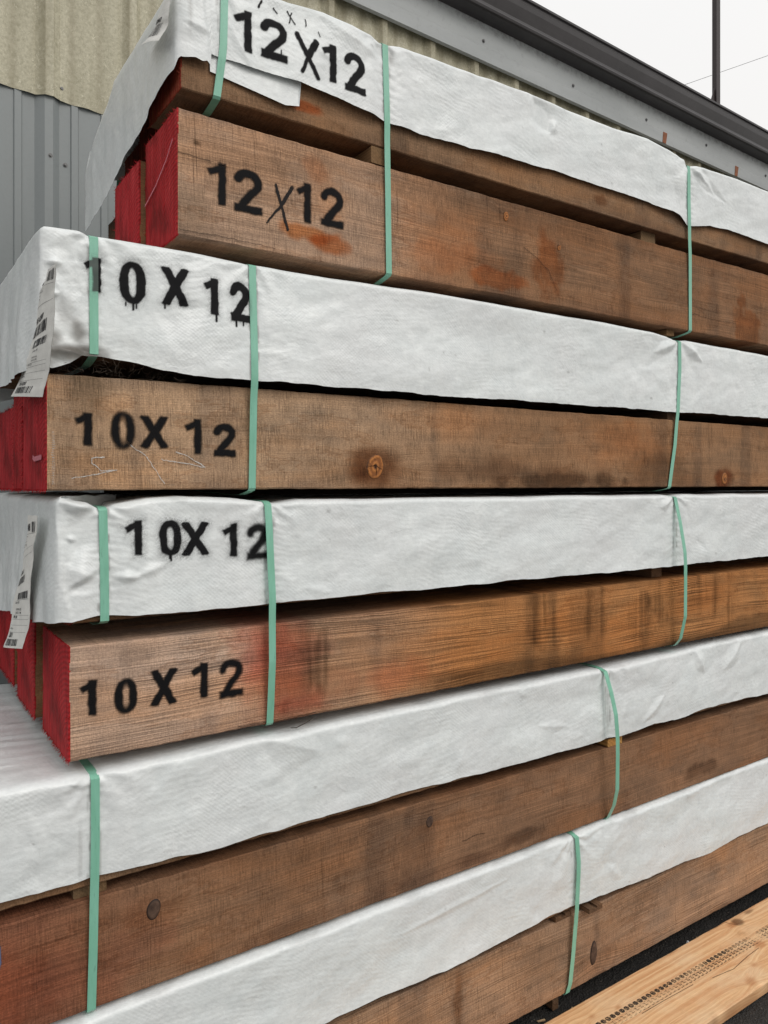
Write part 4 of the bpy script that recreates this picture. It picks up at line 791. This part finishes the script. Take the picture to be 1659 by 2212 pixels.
# ------------------------------------------------------------------ shipping labels
def textmesh(txt, size, bold=0):
    cu = bpy.data.curves.new('t', 'FONT'); cu.body = txt; cu.size = size; cu.offset = bold; cu.resolution_u = 2
    o = bpy.data.objects.new('t', cu); COL.objects.link(o); dg = bpy.context.evaluated_depsgraph_get(); dg.update()
    me = bpy.data.meshes.new_from_object(o.evaluated_get(dg)); V = np.array([v.co[:] for v in me.vertices]) if len(me.vertices) else np.zeros((0, 3)); F = [list(p.vertices) for p in me.polygons]
    bpy.data.objects.remove(o); bpy.data.meshes.remove(me); bpy.data.curves.remove(cu); return V, F
def label_strip(label, xp, left, right, items, curl=.004, seed=0, hook=False):
    root = tag(empty('shipping_label', (xp, left[0][0], left[0][1])), label, 'paper label', 'paper shipping labels on the bundle ends')
    L_ = np.array(left); R_ = np.array(right)
    def along(P_, v):
        s_ = np.concatenate([[0], np.cumsum(np.hypot(*np.diff(P_, axis=0).T))]); s_ /= s_[-1]; return np.stack([np.interp(v, s_, P_[:, 0]), np.interp(v, s_, P_[:, 1])], -1)
    def pos(u, v, lift=0):
        a = along(L_, v); b = along(R_, v); u_ = np.asarray(u)[..., None]; p = a*(1-u_)+b*u_; v = np.asarray(v); u = np.asarray(u)
        x = -.002-curl*(np.sin(u*3.1)*.9+1.2*v**2)-.0015*fbm(u*3, v*9, seed)-.002*np.sin(v*14)*np.clip(v, .2, 1)-lift
        if hook: x = x-.02*np.maximum(0, v-.72)**1.2*2.2
        return np.stack([x, p[..., 0]-left[0][0], p[..., 1]-left[0][1]], -1)
    U, V_ = np.meshgrid(np.linspace(0, 1, 14), np.linspace(0, 1, 70)); Pm = pos(U, V_)
    b = U.size; P2 = pos(U, V_, -.0005); F = gridF(70, 14)
    mesh_obj('paper', np.concatenate([Pm.reshape(-1, 3), P2.reshape(-1, 3)]), np.concatenate([F, F[:, ::-1]+b]), M['paper'], root, True)
    Lg = np.hypot(*np.diff(L_, axis=0).T).sum(); vv = np.linspace(0, 1, 30); Wd0 = np.hypot(*(along(L_, vv)-along(R_, vv)).T); pm = MB()
    for it in items:
        if it[0] == 't':
            _, txt, u, v, sz = it[:5]; Vt, Ft = textmesh(txt, sz, .0006 if sz > .013 else .0001)
            if len(Vt):
                Wd = max(np.interp(v, vv, Wd0), Vt[:, 0].max()/(.95-u)); pm.add(pos(u+Vt[:, 0]/Wd, v-Vt[:, 1]/Lg, .0006), Ft)
        elif it[0] == 'l':
            _, u0, u1, v = it; us_ = np.linspace(u0, u1, 8); A_ = pos(us_, np.full(8, v), .0006); B_ = pos(us_, np.full(8, v+.0008/Lg), .0006); pm.add(np.concatenate([A_, B_]), gridF(2, 8).tolist())
        elif it[0] == 'b':
            _, u0, u1, v0, v1 = it; u = u0; bm_ = MB(); rg = random.Random(int(v0*999)+seed)
            while u < u1:
                wd = rg.choice([.012, .012, .022, .034]); e_ = min(u+wd, u1); bm_.add(pos(np.array([u, e_, e_, u]), np.array([v0, v0, v1, v1]), .0006), [(0, 1, 2, 3)]); u = e_+rg.choice([.012, .02, .03])
            bm_.build('barcode', M['ink'], root)
    if pm.n: pm.build('print', M['ink'], root)
    return root
smalltxt = lambda u, v0, n, sd: [('t', random.Random(sd+k).choice(['Hem-Fir S4S Sel Struct', 'No 2 & Better RGH', 'Qty 4 pcs', 'Lumber yard copy', '12/2 16ft', 'Mill order']), u, v0+k*.020, .0065) for k in range(n)]
label_strip('long double paper label hanging from the end of the second bundle, number 8913-82807', -.072,
    [(-.150, 2.206), (-.140, 2.196), (-.085, 2.184), (-.057, 2.16), (-.038, 2.122), (.05, 2.076), (.234, 2.0)], [(-.248, 2.206), (-.240, 2.188), (-.225, 2.165), (-.236, 2.134), (-.232, 2.089), (-.213, 2.039), (-.157, 1.962)],
    [('t', '4468', .10, .10, .016), ('b', .60, .92, .02, .10), ('l', .05, .95, .125)]+smalltxt(.08, .15, 4, 3)+[('l', .05, .95, .25), ('t', '8913-82807', .10, .34, .020), ('b', .08, .75, .36, .45), ('b', .35, .85, .49, .55)]+[('t', '& Better RGH', .40, .585, .010), ('t', 'PO 8P-8913-SG', .42, .64, .009), ('t', '5/23/25 1:31 PM', .42, .665, .009), ('l', .05, .9, .68), ('t', 'BF/SF: 1,120', .30, .70, .011), ('l', .05, .9, .715), ('l', .05, .9, .77), ('t', 'Pcs 14', .1, .75, .010), ('t', 'Wood Products', .12, .80, .009), ('l', .05, .9, .84), ('t', '8913-82807', .18, .885, .021), ('b', .14, .70, .90, .965)], seed=2, curl=.006)
label_strip('narrow twisted paper label on the end of the third bundle, number ending 32811', -.056,
    [(.155, 1.717), (.165, 1.68), (.205, 1.638), (.222, 1.612), (.262, 1.565), (.347, 1.496), (.392, 1.449), (.494, 1.348)], [(.041, 1.719), (.05, 1.677), (.084, 1.65), (.094, 1.636), (.119, 1.567), (.124, 1.526), (.124, 1.489), (.181, 1.4)],
    [('t', '4468', .06, .085, .030), ('b', .66, .92, .035, .10), ('l', .05, .95, .105)]+smalltxt(.06, .125, 4, 9)+[('t', 'BF  22.5  19.5', .1, .20, .009), ('l', .05, .95, .225), ('l', .05, .9, .28), ('t', '-32811', .12, .40, .024), ('b', .08, .68, .42, .48), ('b', .35, .9, .55, .60), ('l', .3, .95, .605), ('t', '& Better RGH', .22, .63, .013), ('t', 'PO 8P-8913-SG', .32, .68, .012), ('t', '5/23/25 1:31 PM', .32, .705, .012), ('l', .1, .95, .715), ('t', 'BF/SF: 1,120', .2, .74, .014), ('l', .1, .95, .75), ('l', .1, .95, .80), ('t', 'Wood Products', .12, .835, .011), ('l', .1, .95, .86), ('t', '-32811', .16, .905, .030), ('b', .12, .72, .92, .98)], seed=5, curl=.005)
label_strip('curled paper label with barcode on the flap of the top bundle', .222,
    [(-.02, 3.02), (.016, 2.949), (.07, 2.918), (.115, 2.903), (.150, 2.896)], [(-.06, 2.99), (-.028, 2.926), (-.024, 2.888), (-.012, 2.862), (-.002, 2.836)],
    [('t', '4468', .1, .22, .016)]+smalltxt(.1, .28, 5, 4)+[('t', '-82807', .25, .70, .018), ('b', .2, .78, .72, .90)], seed=8, curl=.008, hook=True)

# ------------------------------------------------------------------ plank with tyre print
t = MT('fresh orange plank'); g = t.attr('gph'); x = t.xyz(t.obj())[0]
rg_ = t.noise(t.comb(t.math('MULTIPLY', x, 1.2), t.math('MULTIPLY', g, 105)), 1, 2, .5); fi = t.noise(t.comb(t.math('MULTIPLY', x, 25), t.math('MULTIPLY', g, 600)), 1, 3, .6); bl = t.noise(t.comb(t.math('MULTIPLY', x, 5), t.math('MULTIPLY', g, 9)), 1, 4, .6); dk = t.noise(t.obj(), 11, 5, .7)
c = t.mix(t.mr(rg_, .38, .62), (.68, .36, .17, 1), (.86, .56, .30, 1)); c = t.mix(t.mr(bl, .45, .7, 0, .5), c, (.88, .66, .42, 1)); c = t.mix(1.0, c, t.mr(fi, .3, .7, .86, 1.1), 'MULTIPLY')
c = t.mix(1.0, c, t.attr('tint', True), 'MULTIPLY'); c = t.mix(t.mr(dk, .62, .8, 0, .5), c, (.22, .12, .06, 1))
mpl = t.fin(c, .55, t.bump(t.math('ADD', rg_, t.math('MULTIPLY', fi, .5)), .0012, .6), spec=.4)
pr = tag(empty('plank', (0, 0, 0)), 'flat honey orange plank on the ground with a black tyre print', 'plank')
px = np.arange(.7, 3.6, .008); py = np.concatenate([[-.333], np.arange(-.331, -.038, .005), [-.036]]); PX, PY = np.meshgrid(px, py)
kn = [(1.596, -.105, .018), (1.703, -.125, .012), (2.294, -.255, .018), (2.471, -.072, .022), (2.192, -.304, .022), (2.43, -.20, .02), (3.0, -.2, .02)]
Gp = PY+.012*fbm(PX*1.1, PY*3, 3)+.003*fbm(PX*6, PY*9, 4)
Tp = np.ones(PX.shape+(3,))
for kx, ky, kr in kn:
    q = np.hypot((PX-kx)/1.7, PY-ky); Gp = Gp+np.sign(PY-ky+1e-9)*kr*.8*np.exp(-(q/(kr*1.8))**2); Tp = mulc(Tp, blob(PX, PY, kx, ky, kr*1.3, kr*.8, int(kx*50), .6, .8)*.65, (.62, .42, .30))
Tp = mulc(Tp, blob(PX, PY, 2.5, -.07, .03, .02, 5, .9), (.35, .32, .3)); Tp = mulc(Tp, blob(PX, PY, 2.62, -.055, .04, .01, 7, .9), (.45, .42, .4)); Tp = mulc(Tp, np.exp(-(PY+.333)/.012)*.6*np.clip(.5+fbm(PX*9, PY*0, 8), 0, 1), (.4, .3, .25))
Zp_ = .0415+.0008*fbm(PX*5, PY*20, 6)-.004*np.exp(-np.minimum(PY+.333, -.036-PY)/.0025)-.002*(PY > -.045)*np.maximum(0, fbm(PX*10, PX*0, 3))
Vp = np.stack([PX, PY, Zp_], -1).reshape(-1, 3); n = len(Vp); Fp = gridF(*PX.shape).tolist(); nc = PX.shape[1]; nr_ = PX.shape[0]
rim = [j for j in range(nc)]+[i*nc+nc-1 for i in range(1, nr_)]+[(nr_-1)*nc+j for j in range(nc-2, -1, -1)]+[i*nc for i in range(nr_-2, 0, -1)]
V2 = Vp[rim].copy(); V2[:, 2] = .003; m = len(rim); Fp += [[rim[(i+1) % m], rim[i], n+i, n+(i+1) % m] for i in range(m)]
g2 = np.concatenate([Gp.ravel(), Gp.ravel()[rim]+.04]); T2 = np.concatenate([Tp.reshape(-1, 3), Tp.reshape(-1, 3)[rim]*np.array([.72, .62, .55])])
mesh_obj('board', np.concatenate([Vp, V2]), Fp, mpl, pr, False, {'gph': g2, 'tint': T2})
def tyre(x, y):
    y = y+.0150*(x-1.6); P1 = .0228; i = np.floor(x/P1); fx = (x/P1-i-.5)*P1; m = np.zeros(x.shape)
    def bar(cx, cy, w_, h_, k=.95): return np.where((np.abs(fx-cx) < w_/2) & (np.abs(y-cy) < h_/2), k, 0)
    hx = np.maximum(np.abs(y+.143)/.0085, np.abs(fx)/.0100+np.abs(y+.143)/.0085*.45); blot = vn(x*420, y*420, 3)
    m = np.maximum(m, (1-sst(.9, 1.08, hx))*np.clip(.30+.85*sst(.35, .65, blot)+.6*(hx > .72), 0, .95))
    m = np.maximum(m, bar(.0085, -.1545, .003, .0028, .8))
    m = np.maximum(m, bar(-.002, -.1600, .012, .0026)); m = np.maximum(m, bar(.003, -.1690, .012, .0026)); m = np.maximum(m, bar(.0005, -.1645, .0022, .009)); m = np.maximum(m, bar(.009, -.1635, .0022, .009, .7))
    m = np.maximum(m, bar(.006, -.1755, .005, .0034, .7)); m = np.maximum(m, bar(-.002, -.1800, .011, .0024, .9)); m = np.maximum(m, bar(.008, -.1790, .003, .0024, .7))
    return m*(.6+.4*sst(.2, .6, vn(x*9, y*30, 9)))*(1-.6*np.exp(-((x-2.46)/.035)**2))
tx = np.arange(1.45, 3.1, .0012); ty = np.arange(-.215, -.128, .0012); TX, TY = np.meshgrid(tx, ty); mk = tyre(TX, TY).ravel(); F = gridF(len(ty), len(tx)); F = F[mk[F].max(1) > .03]; u = np.unique(F); ix = np.full(TX.size, -1); ix[u] = np.arange(len(u))
mesh_obj('tyre_print', np.stack([TX.ravel(), TY.ravel(), np.full(TX.size, .0430)], 1)[u], ix[F].tolist(), M['tyre'], pr, True, {'mask': mk[u]})
mcr = flat('crack shadow wood', (.10, .05, .025), .9)
for pl in ([(1.742, -.19), (1.86, -.192), (2.012, -.198)], [(2.10, -.215), (2.21, -.229), (2.32, -.216), (2.404, -.212)], [(2.455, -.045), (2.462, -.06), (2.478, -.085)]):
    cm = MB()
    for i in range(len(pl)-1):
        a, b = np.array(pl[i]), np.array(pl[i+1]); nn = np.array([-(b-a)[1], (b-a)[0]]); nn = nn/np.linalg.norm(nn)*.0009
        cm.add([(*(a-nn), .0432), (*(b-nn), .0432), (*(b+nn), .0432), (*(a+nn), .0432)], [(0, 1, 2, 3)])
    cm.build('crack', mcr, pr)

# ------------------------------------------------------------------ bits: cobweb fibres, wire, chips, splinters
fb = MB(); rg = random.Random(5)
for k in range(90):
    x = rg.gauss(.10, .10); x = min(max(x, -.02), .36); p = np.array([x, rg.uniform(-.012, .05), 2.034+rg.uniform(0, .035)*max(.2, 1-abs(x-.06)*2.5)]); pts = [p]; d_ = np.array([rg.uniform(-1, 1), rg.uniform(-.6, .4), rg.uniform(-.3, .8)])
    for q in range(6): d_ = d_+np.array([rg.uniform(-1, 1) for _ in range(3)])*.8; d_ /= np.linalg.norm(d_)+1e-6; p = p+d_*rg.uniform(.004, .009); p[2] = max(p[2], 2.034); pts.append(p)
    fb.tube(pts, .00032, 3)
tag(fb.build('dust_fibres', flat('dry dusty fibres', (.11, .085, .065), .9)), 'tangle of dusty fibres and cobweb in the gap under the torn corner', 'cobweb', kind='stuff')
wr = MB(); wr.tube([(12.97-1.37*3, 7.30+.93*3, 9.68-.58*3), (12.97, 7.30, 9.68), (14.34, 6.37, 10.26), (14.34+1.37*6, 6.37-.93*6, 10.26+.58*6.2)], .0042, 5)
tag(wr.build('overhead_wire', flat('wire', (.1, .1, .1), .6)), 'thin overhead wire crossing the white sky behind the post', 'wire')
for i, (x, y, ln, a, lb) in enumerate(((1.60, -.012, .035, .3, 'pale wood chip on the dark ground by the wooden foot'), (1.66, -.02, .02, 1.2, 'tiny wood chip right of the bottom strap'), (1.48, .01, .03, -.4, 'thin wood chip under the bottom timber left of the strap'), (2.32, -.01, .018, .9, 'small wood chip on the ground near the white stone'))):
    c_ = MB(); v = np.array([math.cos(a), math.sin(a), 0])*ln/2; n_ = np.array([-v[1], v[0], 0])*.22; z = .004
    c_.add([(-v+n_*.4)+(0, 0, z), (v*.9+n_)+(0, 0, z+.002), (v-n_*.3)+(0, 0, z), (-v*.8-n_)+(0, 0, z), (-v+n_*.4)+(0, 0, z+.003), (v*.9+n_)+(0, 0, z+.005), (v-n_*.3)+(0, 0, z+.003), (-v*.8-n_)+(0, 0, z+.003)], [(3, 2, 1, 0), (4, 5, 6, 7), (0, 1, 5, 4), (1, 2, 6, 5), (2, 3, 7, 6), (3, 0, 4, 7)])
    o = c_.build('wood_chip', flat('pale chip', (.42, .29, .16), .8, .15)); o.location = (x, y, .0); tag(o, lb, 'wood chip', 'wood chips on the ground')
st_ = MB(); rr = np.random.default_rng(3); V = []
for a in range(4):
    for b in range(7): th = b/7*6.283; ph = (a+.5)/4*3.1416; V.append((.010*math.sin(ph)*math.cos(th)*rr.uniform(.8, 1.2), .008*math.sin(ph)*math.sin(th)*rr.uniform(.8, 1.2), .014+.014*math.cos(ph)*rr.uniform(.85, 1.1)))
st_.add(V, gridF(4, 7, True).tolist()+[list(range(7))[::-1], list(range(21, 28))]); o = st_.build('white_stone', flat('white stone', (.6, .62, .65), .5)); o.location = (2.245, -.020, 0)
tag(o, 'small white pebble between the bottom timber and the plank', 'pebble')
for i, (a, b, lb) in enumerate((((.58, -.02, 1.165), (.66, -.055, 1.176), 'dark twig like splinter lying on the fourth wrap left of the third bundle strap'),)):
    s_ = MB(); s_.tube([(.56, -.006, 1.150), (.585, -.012, 1.160), (.612, -.02, 1.176)], [.0012, .0014, .0005], 5); s_.tube([(.545, -.004, 1.152), (.56, -.006, 1.150)], .0012, 5)
    tag(s_.build('twig', flat('dark twig', (.04, .03, .025), .8)), 'dark bent splinter lying on the fourth wrap under the red stained timber', 'splinter')
